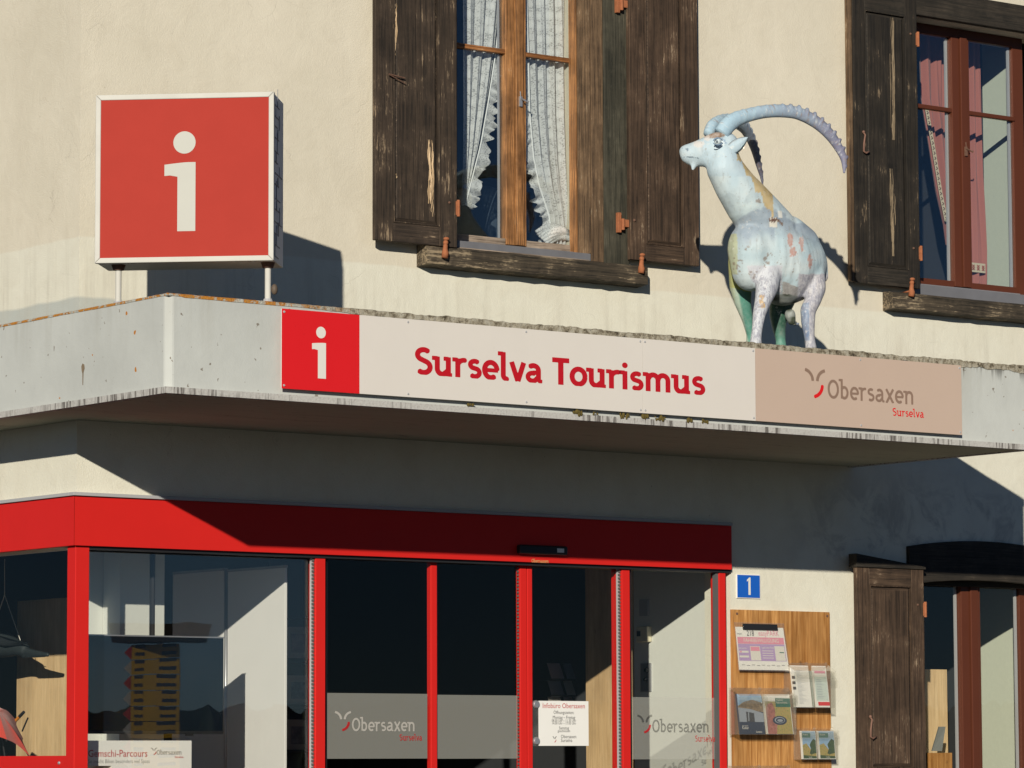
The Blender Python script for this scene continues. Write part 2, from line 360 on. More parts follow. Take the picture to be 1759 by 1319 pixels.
# ------------------------------------------------------------------ stroke lettering: outlines grown from pen strokes
def arc(cx, cy, rx, ry, a0, a1, n=14):
    return [(cx+rx*math.cos(math.radians(a0+(a1-a0)*i/n)), cy+ry*math.sin(math.radians(a0+(a1-a0)*i/n))) for i in range(n+1)]
W = 1.02; S_ = .82
GL = {  # letter: (advance, [(points, stroke width)], clip top)
 'S': (5.0, [(arc(2.35,5.15,1.62,1.32,42,240)+arc(2.3,2.05,1.72,1.5,62,-135), W)]),
 's': (4.0, [(arc(1.95,3.57,1.18,.93,42,235,10)+arc(1.95,1.55,1.26,1.06,58,-138,10), .95)]),
 'u': (5.3, [([(.95,5.0)]+arc(2.3,1.85,1.35,1.37,180,285)+[(3.6,1.35)], W), ([(3.85,5.0),(3.85,0)], W), ([(-.45,4.55),(1,4.55)], S_), ([(2.6,4.55),(3.9,4.55)], S_), ([(3.8,.4),(4.85,.4)], .75)]),
 'r': (3.7, [([(1.1,4.9),(1.1,0)], W), ([(-.35,4.55),(1.1,4.55)], S_), (arc(2.75,2.9,1.65,1.62,170,75,10), .95)]),
 'e': (4.6, [(arc(2.3,2.5,1.68,2.0,0,308,24), W), ([(.75,2.45),(4.25,2.45)], .8)]),
 'l': (2.9, [([(1.1,7.5)]+arc(2.1,1.4,1.0,.95,180,275,8), W), ([(-.35,7.05),(1.1,7.05)], S_)]),
 'v': (4.4, [([(.5,5.1),(2.15,.1)], W), ([(3.8,5.1),(2.2,.1)], W)]),
 'a': (4.9, [(arc(2.1,3.3,1.35,1.22,135,0,10)+[(3.45,1.0)], W), (arc(1.85,1.5,1.3,1.03,60,300,14)+[(3.2,1.35)], .95), ([(1.9,2.75),(3.4,2.85)], .7), ([(3.3,.95),(3.75,.45),(4.5,.4)], .8)]),
 'T': (4.7, [([(.1,6.5),(4.6,6.5)], .98), ([(2.35,6.9),(2.35,0)], 1.08)]),
 'o': (4.9, [(arc(2.4,2.5,1.72,2.0,0,360,30), W)]),
 'i': (2.4, [([(1.1,4.95),(1.1,0)], W), ([(-.35,4.55),(1.1,4.55)], S_), ([(1.1,6.5)], 1.35)]),
 'm': (7.9, [([(1.1,4.9),(1.1,0)], W), ([(-.35,4.55),(1.1,4.55)], S_), (arc(2.5,3.1,1.3,1.4,170,0,12)+[(3.8,0)], W), (arc(5.2,3.1,1.35,1.4,170,0,12)+[(6.55,0)], W)]),
 'n': (5.3, [([(1.1,4.9),(1.1,0)], W), ([(-.35,4.55),(1.1,4.55)], S_), (arc(2.6,3.1,1.42,1.4,170,0,12)+[(4.02,0)], W)]),
 'O': (5.9, [(arc(2.95,3.5,2.2,3.0,0,360,36), W)]),
 'b': (4.9, [([(1.1,7.5),(1.1,.3)], W), ([(-.35,7.05),(1.1,7.05)], S_), (arc(2.3,2.5,1.55,2.0,150,-150,20), W)]),
 'x': (4.6, [([(.5,5.1),(3.9,-.1)], W), ([(3.9,5.1),(.5,-.1)], W)]),
 ' ': (2.0, []),
 'logo': (9, [(arc(-1.5,5.2,3.6,3.6,0,80,10), 1.05), (arc(7.5,5.2,3.6,3.6,180,100,10), 1.05)]),
 'logored': (9, [(arc(1.9,3.9,3.9,3.9,0,-78,14), 1.15)]),
}
def stroke_field(strokes):
    prims = []
    for pts, wd in strokes:
        if len(pts) == 1: prims.append(('c', *pts[0], wd/2)); continue
        for i in range(len(pts)-1):
            (ax, ay), (bx, by) = pts[i], pts[i+1]; L = math.hypot(bx-ax, by-ay)
            if L > 1e-6: prims.append(('s', ax, ay, (bx-ax)/L, (by-ay)/L, L, wd/2))
            if i: prims.append(('c', ax, ay, wd/2))
    return prims
def glyph_mesh(ch, h=.16, wt=1.0, cliplow=True):
    st = [(p_, w_*(wt if len(p_) > 1 else 1+(wt-1)*.4)) for p_, w_ in GL[ch][1]]; prims = stroke_field(st)
    if not prims: return [], []
    xs = [p[0] for s, _ in st for p in s]; ys = [p[1] for s, _ in st for p in s]
    x0, x1, y0, y1 = min(xs)-1, max(xs)+1, min(ys)-1, max(ys)+1
    nx, ny = int((x1-x0)/h)+1, int((y1-y0)/h)+1
    big = 9.0; D = [[big]*(nx+1) for _ in range(ny+1)]
    for p in prims:
        r = p[-1]
        if p[0] == 'c': bx0, bx1, by0, by1 = p[1]-r, p[1]+r, p[2]-r, p[2]+r
        else:
            ex, ey = p[1]+p[3]*p[5], p[2]+p[4]*p[5]; bx0, bx1, by0, by1 = min(p[1],ex)-r, max(p[1],ex)+r, min(p[2],ey)-r, max(p[2],ey)+r
        for j in range(max(0, int((by0-y0)/h)-1), min(ny, int((by1-y0)/h)+2)+1):
            y = y0+j*h; row = D[j]
            for i in range(max(0, int((bx0-x0)/h)-1), min(nx, int((bx1-x0)/h)+2)+1):
                x = x0+i*h
                if p[0] == 'c': d = math.hypot(x-p[1], y-p[2])-r
                else:
                    u = (x-p[1])*p[3]+(y-p[2])*p[4]; v = abs((y-p[2])*p[3]-(x-p[1])*p[4])
                    d = max(abs(u-p[5]/2)-p[5]/2, v-r)
                if d < row[i]: row[i] = d
    if cliplow and ch not in ('logo','logored'):
        for j in range(ny+1):
            y = y0+j*h
            for i in range(nx+1): D[j][i] = max(D[j][i], -y-.02)
    vs, fs = [], []; vid = {}
    def vert(x, y):
        k = (round(x, 4), round(y, 4))
        if k not in vid: vid[k] = len(vs); vs.append(k)
        return vid[k]
    for j in range(ny):
        i = 0
        while i < nx:
            d = (D[j][i], D[j][i+1], D[j+1][i+1], D[j+1][i])
            if all(q < 0 for q in d):
                k = i
                while k+1 < nx and D[j][k+2] < 0 and D[j+1][k+2] < 0: k += 1
                fs.append((vert(x0+i*h,y0+j*h), vert(x0+(k+1)*h,y0+j*h), vert(x0+(k+1)*h,y0+(j+1)*h), vert(x0+i*h,y0+(j+1)*h))); i = k+1; continue
            if any(q < 0 for q in d):
                c = [(x0+i*h,y0+j*h),(x0+(i+1)*h,y0+j*h),(x0+(i+1)*h,y0+(j+1)*h),(x0+i*h,y0+(j+1)*h)]; poly = []
                for a in range(4):
                    b = (a+1) % 4
                    if d[a] < 0: poly.append(c[a])
                    if (d[a] < 0) != (d[b] < 0):
                        t_ = d[a]/(d[a]-d[b]); poly.append((c[a][0]+(c[b][0]-c[a][0])*t_, c[a][1]+(c[b][1]-c[a][1])*t_))
                ids = []
                for q in poly:
                    k = vert(*q)
                    if k not in ids: ids.append(k)
                if len(ids) >= 3: fs.append(tuple(ids))
            i += 1
    return vs, fs
_gc = {}
def write(mb, text, x, z, cap, Y, width=None, h=.16, mi=0, track=0, wt=1.0):
    """letters lie in the upright plane at depth Y; cap = height of 7 units"""
    names = [text] if text in ('logo', 'logored') else list(text)
    adv = sum(GL[c][0]+track for c in names); s = cap/7; sx = s if width is None else width/(adv-track-.4)
    for c in names:
        if (c, h, wt) not in _gc: _gc[(c, h, wt)] = glyph_mesh(c, h, wt)
        vs, fs = _gc[(c, h, wt)]
        if vs: mb.add([(x+vx*sx, Y, z+vy*s) for vx, vy in vs], fs, mi)
        x += (GL[c][0]+track)*sx
    return x
def small_text(mb, text, x, z, size, Y, sx=1.0, mi=0, align='LEFT'):
    """plain printed small type"""
    cu = bpy.data.curves.new('t', 'FONT'); cu.body = text; cu.size = size; cu.align_x = align; cu.resolution_u = 2
    o = bpy.data.objects.new('t', cu); COL.objects.link(o)
    me = bpy.data.meshes.new_from_object(o, depsgraph=bpy.context.evaluated_depsgraph_get())
    mb.add([(x+v.co.x*sx, Y, z+v.co.y) for v in me.vertices], [tuple(p.vertices) for p in me.polygons], mi)
    bpy.data.objects.remove(o); bpy.data.curves.remove(cu); bpy.data.meshes.remove(me)
def i_mark(mb, x0, x1, z0, z1, Y, mi=0):
    """information i: ball over a stem with a flag; fitted in the box"""
    w_, h_ = x1-x0, z1-z0; cx = x0+w_*.66; r = min(h_*.112, w_*.37)
    mb.add([(cx-w_*.02+r*1.0*math.cos(a*math.pi/20), Y, z1-r+r*math.sin(a*math.pi/20)) for a in range(40)], [tuple(range(40))], mi)
    t = z0+h_*.69
    P = [(x0+w_*.42, z0), (x1, z0), (x1, t)] + [(x0+w_*(.75-.75*k/6), t-h_*(.0+.022*(k/6)**1.3)) for k in range(7)] + [(x0, t-h_*.135), (x0+w_*.18, t-h_*.13), (x0+w_*.42, t-h_*.145)]
    mb.add([(x, Y, z) for x, z in P], [tuple(range(len(P)))], mi)

# ------------------------------------------------------------------ ground, street, hills
XR, YB, ZT = 13.0, 9.0, 9.2
def ground():
    t = NT('asphalt'); p = t.coord(world=True)
    col = t.mix(t.noise(p, .8, 6, .6), (.030,.032,.035), (.052,.053,.054))
    t.bsdf(col, .9, 0, t.bump(t.noise(p, 80, 3), .5, .01), .2)
    mb = MB(); mb.add([(-3000,-3000,-.85),(3000,-3000,-.85),(3000,3000,-.85),(-3000,3000,-.85)], [(0,1,2,3)])
    tag(obj('ground', mb, t.mat), kind='structure')
    t = NT('paving'); p = t.coord(world=True)
    br = t.n('TexBrick'); br.inputs['Scale'].default_value = 2.2; t.l(p, br.inputs['Vector'])
    br.inputs['Color1'].default_value = (.048,.050,.050,1); br.inputs['Color2'].default_value = (.062,.062,.060,1); br.inputs['Mortar'].default_value = (.03,.03,.03,1)
    t.bsdf(br.outputs[0], .9)
    mb = MB(); mb.box(-5, 16, -7, 0, -.85, -.0); mb.box(-5, 0, .0, 12, -.85, -.0)
    tag(obj('pavement', mb, t.mat), kind='structure')
ground()
def hills():
    t = NT('forest'); p = t.coord(world=True)
    t.bsdf(t.mix(t.noise(p, .05, 6, .7), (.006,.012,.007), (.02,.03,.016)), 1, 0, None, .05)
    mb = MB(); n = 1400; vs = []
    for i in range(n+1):
        a = math.radians(-190+200*i/n); i_ = i*.157       # ridge across the valley in front of the house
        r = 420; h = 8.2+.5*math.sin(i_*.3)+.3*math.sin(i_*.9+1)+1.3*random.random()**2
        vs += [(r*math.cos(a), r*math.sin(a), -1.5), ((r+90)*math.cos(a), (r+90)*math.sin(a), h)]
    mb.add(vs, [(2*i, 2*i+1, 2*i+3, 2*i+2) for i in range(n)])
    tag(obj('hills', mb, t.mat), kind='structure')
hills()

# ------------------------------------------------------------------ the house
house = empty('house', (0,0,0), 'cream plastered house with a grey concrete canopy, wooden shutters and a red shopfront', 'house')
Z_S, Z_T = 3.092, 3.716                 # soffit and top of the canopy
# openings on the street facade (x0,x1,z0,z1)
w1L, w1R = 3.12, fx(1017,300,-.034)-.004
W1 = (w1L, w1R, fz(820,405,.20)-.085, 6.80)
W2 = (7.62, 9.36, fz(1600,479,.17)-.085, 6.74)
W3 = (7.60, 9.30, .42, 2.30)
SHOP = (.0, 5.70, .02, 2.262)
def wall_sheet(holes, a0, a1, z0, z1, depth, along='x'):
    mb = MB(); xs = sorted({a0, a1, *[h[0] for h in holes], *[h[1] for h in holes]}); zs = sorted({z0, z1, *[h[2] for h in holes], *[h[3] for h in holes]})
    P = (lambda a, d, z: (a, d, z)) if along == 'x' else (lambda a, d, z: (d, a, z))
    for d in (0, depth):
        for i in range(len(xs)-1):
            for j in range(len(zs)-1):
                cx, cz = (xs[i]+xs[i+1])/2, (zs[j]+zs[j+1])/2
                if any(h[0] < cx < h[1] and h[2] < cz < h[3] for h in holes): continue
                mb.add([P(xs[i],d,zs[j]), P(xs[i+1],d,zs[j]), P(xs[i+1],d,zs[j+1]), P(xs[i],d,zs[j+1])], [(0,1,2,3)])
    for h in holes:
        c = [(h[0],h[2]),(h[1],h[2]),(h[1],h[3]),(h[0],h[3])]
        for k in range(4):
            a, b = c[k], c[(k+1)%4]
            if a[0] == b[0] == 0: continue      # the corner itself is open behind the post
            mb.add([P(a[0],0,a[1]), P(b[0],0,b[1]), P(b[0],depth,b[1]), P(a[0],depth,a[1])], [(0,1,2,3)])
    return mb
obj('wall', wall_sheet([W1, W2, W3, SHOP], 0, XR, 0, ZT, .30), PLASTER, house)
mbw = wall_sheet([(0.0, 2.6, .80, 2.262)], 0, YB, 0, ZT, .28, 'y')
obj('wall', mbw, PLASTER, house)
obj('rear_wall', MB().box(0, XR, YB, YB+.3, 0, ZT), PLASTER, house)
obj('end_wall', MB().box(XR, XR+.3, 0, YB+.3, 0, ZT), PLASTER, house)
obj('lintel_plaster', MB().add([(0-.018,-.018,2.6),(5.715,-.018,2.6),(5.715,-.018,Z_S),(-.018,-.018,Z_S),(5.715,0,2.6),(5.715,0,Z_S),(-.018,2.7,2.6),(-.018,2.7,Z_S),(0,2.7,2.6),(0,2.7,Z_S),(0,0,2.6)],
    [(0,1,2,3),(1,4,5,2),(6,0,3,7),(8,6,7,9),(0,10,4,1),(6,8,10,0)]), PLASTER, house)
roof = MB(); roof.add([(-.7,-.7,ZT),(XR+1,-.7,ZT),(XR+1,YB+1,ZT),(-.7,YB+1,ZT),(-.7,YB/2,ZT+3.5),(XR+1,YB/2,ZT+3.5)], [(0,1,5,4),(2,3,4,5),(3,0,4),(1,2,5),(0,3,2,1)])
obj('roof', roof, plain('roof_tile', (.10,.06,.05), .9), house)
# canopy: wraps round the corner
A0, A1, B_ = -.512, 6.937, -1.94
def canopy():
    out = [(A0, 9.4), (A0, B_+.036), (A0+.036, B_), (A1, B_), (A1, -.001), (-.001, -.001), (-.001, 9.4)]
    mb = MB(); n = len(out); z0, z1 = Z_S+.012, Z_T-.011
    mb.add([(x,y,z0) for x,y in out]+[(x,y,z1) for x,y in out], [(i,(i+1)%n,(i+1)%n+n,i+n) for i in range(n)]+[tuple(range(n-1,-1,-1))])
    o = obj('canopy', mb, CONC, house, bev=.012); o['label'] = 'pale grey concrete canopy wrapping round the house corner'
    # shallow drip edge along the foot of the fascia
    e = .028; mb = MB()
    for i in range(24):
        pass
    drip = [(A0-e, 9.4), (A0-e, B_-e), (A1+e, B_-e), (A1+e, 0-.002), (A1-.03, -.002), (A1-.03, B_+.03), (A0+.03, B_+.03), (A0+.03, 9.4)]
    mb.zprism(drip, Z_S-.004, Z_S+.036)
    obj('drip_edge', mb, DRIP, o)
    mb = MB(); mb.add([(A0,B_,0),(A1,B_,0),(A1,0,0),(0,0,0),(0,9.4,0),(A0,9.4,0)], [(5,4,3,2,1,0)]); mb.v = [(x,y,Z_S+.001) for x,y,z in mb.v]
    obj('soffit', mb, SOFFIT, o)
    # weathered top, ragged with lichen
    mb = MB(); rnd = random.Random(3); edge = []
    y = 9.4
    while y > B_: edge.append((A0, y, 0)); y -= .05
    edge.append((A0, B_, 1)); x = A0+.03
    while x < A1: edge.append((x, B_, 1)); x += .022
    edge.append((A1, B_, 1)); y = B_+.05
    while y < -.01: edge.append((A1, y, 0)); y += .05
    vs = []
    for x, y, k in edge:
        amp = min(1, max(.12, (x-.3)*.8)) if k else .15
        lim_ = k and x > -.4; wv = math.sin(x*7.3+y*6)+.7*math.sin(x*19.1+2)+.5*math.sin(x*41+y*37)
        j = (rnd.random()-.5)*.006*amp; zb = Z_T-(.020+.026*amp if lim_ else .018)-wv*.006*amp-rnd.random()*.008*amp; zt = Z_T+wv*.0025*amp+(rnd.random()-.5)*.007*amp
        ox, oy = (-.003-abs(j), 0) if x == A0 and not k else ((0, -.004-abs(j)) if x < A1-.001 or k else (.006, 0))
        vs += [(x+ox, y+oy, zb), (x+ox, y+oy, zt-.006), (x-ox*2, y-oy*2, zt), (x if k == 0 or x > -.5 else 0, (y if k == 0 else y+.35), zt-.004)]
    n = len(edge)
    mb.add(vs, [(4*i+a, 4*i+4+a, 4*i+5+a, 4*i+1+a) for i in range(n-1) for a in range(3)])
    obj('lichen_capping', mb, MOSS, o); mb = MB()
    mb.add([(A0+.02,B_+.02,Z_T-.008),(A1-.02,B_+.02,Z_T-.008),(A1-.02,-.003,Z_T-.008),(-.003,-.003,Z_T-.008),(-.003,9.4,Z_T-.008),(A0+.02,9.4,Z_T-.008)], [(0,1,2,3,4,5)])
    obj('unseen_canopy_top', mb, plain('low_bounce_dark', (.05,.055,.045), .95, 0, .3, 9), o)  # unseen canopy top, darkened to cut light bounced onto the wall
    # tufts of moss clinging below the signboard
    mb = MB()
    for px in (803, 985, 990, 1018, 1063, 1070, 1104, 1125, 1132, 1178, 1205, 1208):
        x = fx(px, 700, B_); s = .007+.008*rnd.random()
        for q in range(6): mb.ball((x+(rnd.random()-.5)*.05, B_-.03, Z_S+.045+(rnd.random()-.5)*.02), (s*(.5+rnd.random()), s*.7, s*(.5+rnd.random())), 7, 5)
    mo = obj('moss', mb, plain('yellow_brown_moss', (.10,.075,.02), 1, 0, .5, 60), o); mo['kind'] = 'stuff'
    return o
can = canopy()
q_ = atx(143, 632, A0)
obj('stain', MB().add([(A0-.0015, q_.y+dy, q_.z+dz) for dy, dz in ((.022,.012),(.008,.03),(-.014,.022),(-.02,-.004),(-.006,-.03),(-.002,-.11),(.006,-.11),(.008,-.035),(.018,-.016))], [tuple(range(9))]), plain('rusty_stain', (.20,.15,.10), .9, 0, .5, 40), can)
for y in (1.35, .75):
    obj('bracket_stub', MB().box(A0+.10, A0+.125, y, y+.03, Z_S-.045, Z_S), BLACK, can)

# ------------------------------------------------------------------ windows
def window(ident, hole, Yf, frame, framex, glassmat, px, muntz, seal_left=False, handle=True, reveal=None, sillmat=None):
    """px: dict of x positions in metres for the casement"""
    x0, x1, z0, z1 = hole
    win = obj('window', MB().box(px['fl'], px['fl']+.05, Yf, Yf+.07, z0, z1).box(px['fr'], px['fr']+px.get('frw', .06), Yf, Yf+.07, z0, z1).box(px['fl']+.05, px['fr'], Yf, Yf+.07, z1-.08, z1), frame, house, bev=.004)
    m0, m1 = px['m0'], px['m1']; zb = z0+.06
    # two casements: stile + meeting stiles
    obj('meeting_stile', MB().box(m0, m0+(m1-m0)*.42, Yf-.018, Yf+.05, zb-.02, z1-.07), frame, win, bev=.005)
    obj('meeting_stile', MB().box(m0+(m1-m0)*.44, m1-(m1-m0)*.17, Yf-.034, Yf+.05, zb-.02, z1-.07), frame, win, bev=.006)
    obj('meeting_stile', MB().box(m1-(m1-m0)*.165, m1, Yf-.016, Yf+.05, zb-.02, z1-.07), frame, win, bev=.004)
    for a, b in ((px['fl']+.05, m0), (m1, px['fr'])):
        obj('casement_rail', MB().box(a, b, Yf-.01, Yf+.05, zb-.03, zb+.025), sillmat or framex, win, bev=.004)
        obj('pane', MB().box(a-.001, b+.001, Yf+.018, Yf+.024, zb+.02, z1-.07), glassmat, win)
        obj('muntin', MB().prism([(a-.004, muntz-.018), (b+.012, muntz-.018), (b+.012, muntz+.018), (a-.004, muntz+.018)], Yf-.012, Yf+.030), framex, win, bev=.007)
        if frame is W_SASH: obj('inner_frame', MB().box(b-.020, b-.006, Yf+.035, Yf+.055, zb, z1-.08), W_JAMB, win, bev=.003)
        obj('glazing_seal', MB().box(b-.026 if frame is not W_SASH else b-.034, b-.004 if frame is not W_SASH else b-.023, Yf+.030, Yf+.045, zb, z1-.08), GREYM, win)
    obj('weather_bar', MB().box(px['fl'], px['fr'], Yf-.05, Yf+.05, z0-.06, z0+.030), plain('weather_bar_metal', (.22,.22,.24), .5, .3), win, bev=.004)
    if handle:
        hx = m0+(m1-m0)*.62; zh = muntz-.33 if handle is True else handle
        obj('latch', MB().box(hx-.01, hx+.012, Yf-.05, Yf-.034, zh-.055, zh+.02).tube([(hx,Yf-.06,zh+.0),(hx+.055,Yf-.065,zh-.022),(hx+.062,Yf-.06,zh-.01)], .006, 6).tube([(hx-.012,Yf-.055,zh+.055),(hx-.008,Yf-.055,zh+.0)], .004, 6), ALU if frame is W_SASH else RUSTD, win)
    return win
def sill(x0, x1, ztop, h, Yout, parent, mat):
    mb = MB(); n = 26; rnd = random.Random(int(x0*10)); vs = []
    for i in range(n+1):
        x = x0+(x1-x0)*i/n; j = (rnd.random()-.5)*.010
        vs += [(x, Yout, ztop-h*.95+j+.006), (x, Yout, ztop-.022+j*.3), (x, Yout+.03, ztop-.004+j*.3), (x, .0+.20, ztop+.012), (x, .0, ztop-h*1.0+j*.4)]
    mb.add(vs, [(5*i+a, 5*i+5+a, 5*i+5+(a+1)%5, 5*i+(a+1)%5) for i in range(n) for a in range(5)]+[(4,3,2,1,0), tuple(5*n+k for k in range(5))])
    return obj('window_sill', mb, mat, parent)
def shutter(x0, x1, z0, z1, Yb, mats, parent, panelz, thick=.042, stile=.12, rail=.10, hinge_side=1, hinges=(), hook=None, label=None, edge=0.0):
    """Yb = back plane (nearer the wall); front plane is Yb-thick"""
    mz, mx, mp = mats; Y0, Y1 = Yb-thick, Yb
    s = obj('shutter', MB().box(x0, x0+stile, Y0, Y1, z0, z1), mz, parent, bev=.004, org=(x0, Y1, z0))
    if label: s['label'] = label
    obj('stile', MB().box(x1-stile, x1, Y0, Y1, z0, z1), mz, s, bev=.004)
    for q in (0, 1):
        a, b = (z0, panelz[0][0]) if q == 0 else (panelz[-1][1], z1)
        obj('rail', MB().box(x0+stile+.002, x1-stile-.002, Y0+.0015, Y1-.001, a, b), mx, s, bev=.004)
    for za, zb in panelz:
        a, b = x0+stile, x1-stile
        # raised panel: flat recessed field with a chamfered border
        m = .035; yr = Y0+.026; yf = Y0+.006
        mb = MB(); P = [(a,yr,za),(b,yr,za),(b,yr,zb),(a,yr,zb),(a+m,yf,za+m),(b-m,yf,za+m),(b-m,yf,zb-m),(a+m,yf,zb-m)]
        nb = max(2, round((b-a-2*m)/.16)); ww = (b-a-2*m)/nb
        mb.add(P, [(0,1,5,4),(1,2,6,5),(2,3,7,6),(3,0,4,7)])
        obj('panel_moulding', mb, mx, s)
        for k in range(nb):
            obj('board', MB().box(a+m+k*ww+.0012, a+m+(k+1)*ww-.0012, yf-.0005, Y1-.004, za+m-.001, zb-m+.001), mp, s, bev=.002)
        # bead round the panel
        bd = MB(); r = .010
        bd.box(a-.001, a+r, Y0-.007, yr+.004, za, zb).box(b-r, b+.001, Y0-.007, yr+.004, za, zb).box(a+r, b-r, Y0-.004, yr+.004, za, za+r).box(a+r, b-r, Y0-.004, yr+.004, zb-r, zb)
        obj('bead', bd, mz, s, bev=.003)
    zs = sorted(set([q for p in panelz for q in p]))
    for i in range(1, len(panelz)):
        obj('rail', MB().box(x0+stile+.002, x1-stile-.002, Y0+.0015, Y1-.001, panelz[i-1][1], panelz[i][0]), mx, s, bev=.004)
    for hz in hinges:
        hx = x1 if hinge_side > 0 else x0; d = 1 if hinge_side > 0 else -1
        obj('hinge', MB().tube([(hx+.008*d, Y0-.004, hz-.06),(hx+.008*d, Y0-.004, hz+.06)], .013, 8).box(hx-.012, hx+.012, Y0-.010, Y0+.02, hz-.05, hz+.05), RUST, s, bev=.002)
        obj('bolt', MB().ball((hx-.07*d, Y0-.002, hz+.035), .010, 8, 6), RUSTD, s)
    if hook:
        hx, hz, L = hook; Yk = Y0-.008
        obj('hook', MB().tube([(hx, Yk, hz), (hx+.006, Yk-.012, hz-.02), (hx-.008, Yk-.012, hz-L*.6), (hx-.010, Yk-.01, hz-L), (hx+.01, Yk-.014, hz-L-.012), (hx+.05, Yk-.01, hz-L+.004)], [.009,.007,.008,.008,.009,.007], 8).ball((hx, Yk, hz+.005), .013, 8, 6), plain('rust_pink_iron', (.20,.11,.08), .7, .2, .3, 30), s, smooth=True)
    return s
def shutter_catch(x, Y, z, parent):
    """little cast iron figure that holds a shutter open"""
    mb = MB().tube([(x-.006,Y,z-.075),(x,Y,z-.04),(x-.002,Y,z-.01),(x+.002,Y,z+.02)], [.024,.026,.018,.016], 9).ball((x+.003,Y,z+.035), (.02,.02,.02), 9, 6).tube([(x,Y+.01,z-.03),(x,Y+.10,z-.035)], .008, 6)
    mb.ball((x+.006,Y-.004,z+.062), (.024,.02,.014), 9, 6)
    return obj('shutter_catch', mb, RUST, parent, smooth=True)

# ---- window 1 (above the signboard)
Yf = .20
p = dict(fl=fx(772,300,Yf), m0=fx(867,300,Yf), m1=fx(902,300,Yf), fr=fx(990,300,Yf), frw=.07)
mz = fz(890, 92, Yf)
win1 = window('a', W1, Yf, W_SASH, W_SASHX, GLASS_U, p, mz, sillmat=W_GREYX, handle=fz(891,172,Yf))
win1['label'] = 'window with orange wooden casements and lace curtains'
# reveal board + casing on the right, casing on the left, head
obj('reveal_board', MB().box(W1[1]-.012, W1[1]+.004, -.02, .20, W1[2], W1[3]), W_JAMB, win1, bev=.003)
obj('reveal_board', MB().box(W1[1]-.030, W1[1]-.013, .12, .20, W1[2], W1[3]), W_SASH, win1, bev=.004)
cL, cR = fx(1040,300,-.03), fx(1077,300,-.03)
obj('casing', MB().box(W1[1]+.004, W1[1]+.112, -.034, .0, W1[2]-.06, W1[3]+.1), W_JAMB, win1, bev=.004)
obj('casing', MB().box(W1[1]+.114, W1[1]+.345, -.045, .0, W1[2]-.07, W1[3]+.1), W_GREEN, win1, bev=.006)
obj('casing', MB().box(W1[0]-.20, W1[0]-.001, -.04, .0, W1[2]-.04, W1[3]+.1), W_GREEN, win1, bev=.006)
obj('casing', MB().box(W1[0]-.20, W1[1]+.300, -.05, .0, W1[3]+.1, W1[3]+.28), W_BLACKX, win1, bev=.006)
SUBS = plain('dull_grey_sill_metal', (.17,.17,.185), .5, .2, .2)
obj('sub_sill', MB().box(W1[0]+.01, W1[1], -.02, .06, W1[2]-.085, W1[2]-.001), SUBS, win1, bev=.004)
obj('sub_sill_board', MB().box(W1[0]+.01, W1[1]-.02, -.028, -.021, W1[2]-.085, W1[2]-.050), W_GREYX, win1, bev=.003)
zs1 = fz(735, 428, -.10)+.035
sill(fx(734,440,-.13), fx(1113,480,-.13), zs1, .155, -.13, win1, W_SILL)
xa, xb = fx(645,400,-.13), fx(785,400,-.13); zb_ = fz(700,417,-.13)
sh = shutter(xa, xb, zb_, W1[3]+.05, -.09, (W_DARK, W_DARKX, W_DARK), house, [(fz(700,384,-.13), 6.72)], stile=.155, rail=.13, hinges=(fz(787,358,-.13),), label='open shutter left of the lace curtained window with bare wood scars')
obj('latch', MB().tube([(xa+.10,-.155,fz(672,128,-.15)),(xa+.24,-.150,fz(672,128,-.15)-.012)], .006, 6).tube([(xa+.10,-.155,fz(672,128,-.15)-.002),(xa+.25,-.145,fz(672,128,-.15)-.05)], .004, 6), RUSTD, sh)
# bare wood scars where the stain has split off
rs = random.Random(4)
def scar(parent, px, py0, py1, wpx, Y, n=5, wm=.0045, mat=None):
    n = int(n*1.7)
    for k in range(n):
        f = k/(max(1, n-1)); x = fx(px+(rs.random()-.5)*wpx, (py0+py1)/2, Y); c_ = py0+(py1-py0)*(k+rs.random())/n; hl = (py1-py0)*(.10+.22*rs.random()); za, zb = fz(px, min(py1, c_+hl), Y), fz(px, max(py0, c_-hl), Y)
        wd = .0012+wm*rs.random(); seg = 7; pts = []
        L = [(x+math.sin(q*1.3+k)*.003-wd*math.sin(math.pi*q/seg)*.6, za+(zb-za)*q/seg) for q in range(seg+1)]; R_ = [(x+math.sin(q*1.3+k)*.003+wd*math.sin(math.pi*q/seg)*.6, za+(zb-za)*q/seg) for q in range(seg, -1, -1)]
        mb = MB().prism(L[1:]+R_[1:-1] if False else L+R_[1:-1], Y-.0012-.0003*k, Y+.002)
        obj('scar', mb, mat or BARE, parent)
BARE_G = oldwood('grey_bare_wood', (.12,.09,.06), (.26,.20,.13), (.45,.36,.25), .3)
BARE = oldwood('bare_split_wood', (.33,.22,.12), (.58,.43,.27), (.66,.53,.36), .3)
scar(sh, 740, 240, 350, 9, -.129, 9, .011); scar(sh, 679, 5, 95, 5, -.129, 6, .009); scar(sh, 679, 294, 306, 8, -.129, 3); scar(sh, 742, 290, 372, 4, -.129, 3)
shutter_catch(fx(765,425,-.16), -.16, fz(765,425,-.16), win1)
xa2, xb2 = fx(1078,300,-.06), fx(1200,300,-.09)
zb2 = fz(1150,452,-.09)
sh = shutter(xa2, xb2, zb2, W1[3]+.05, -.05, (W_BROWN, W_BROWNX, W_BROWN), house, [(fz(1140,422,-.09), 6.72)], stile=.15, rail=.14, hinge_side=-1, label='open shutter between the lace curtained window and the ibex statue')
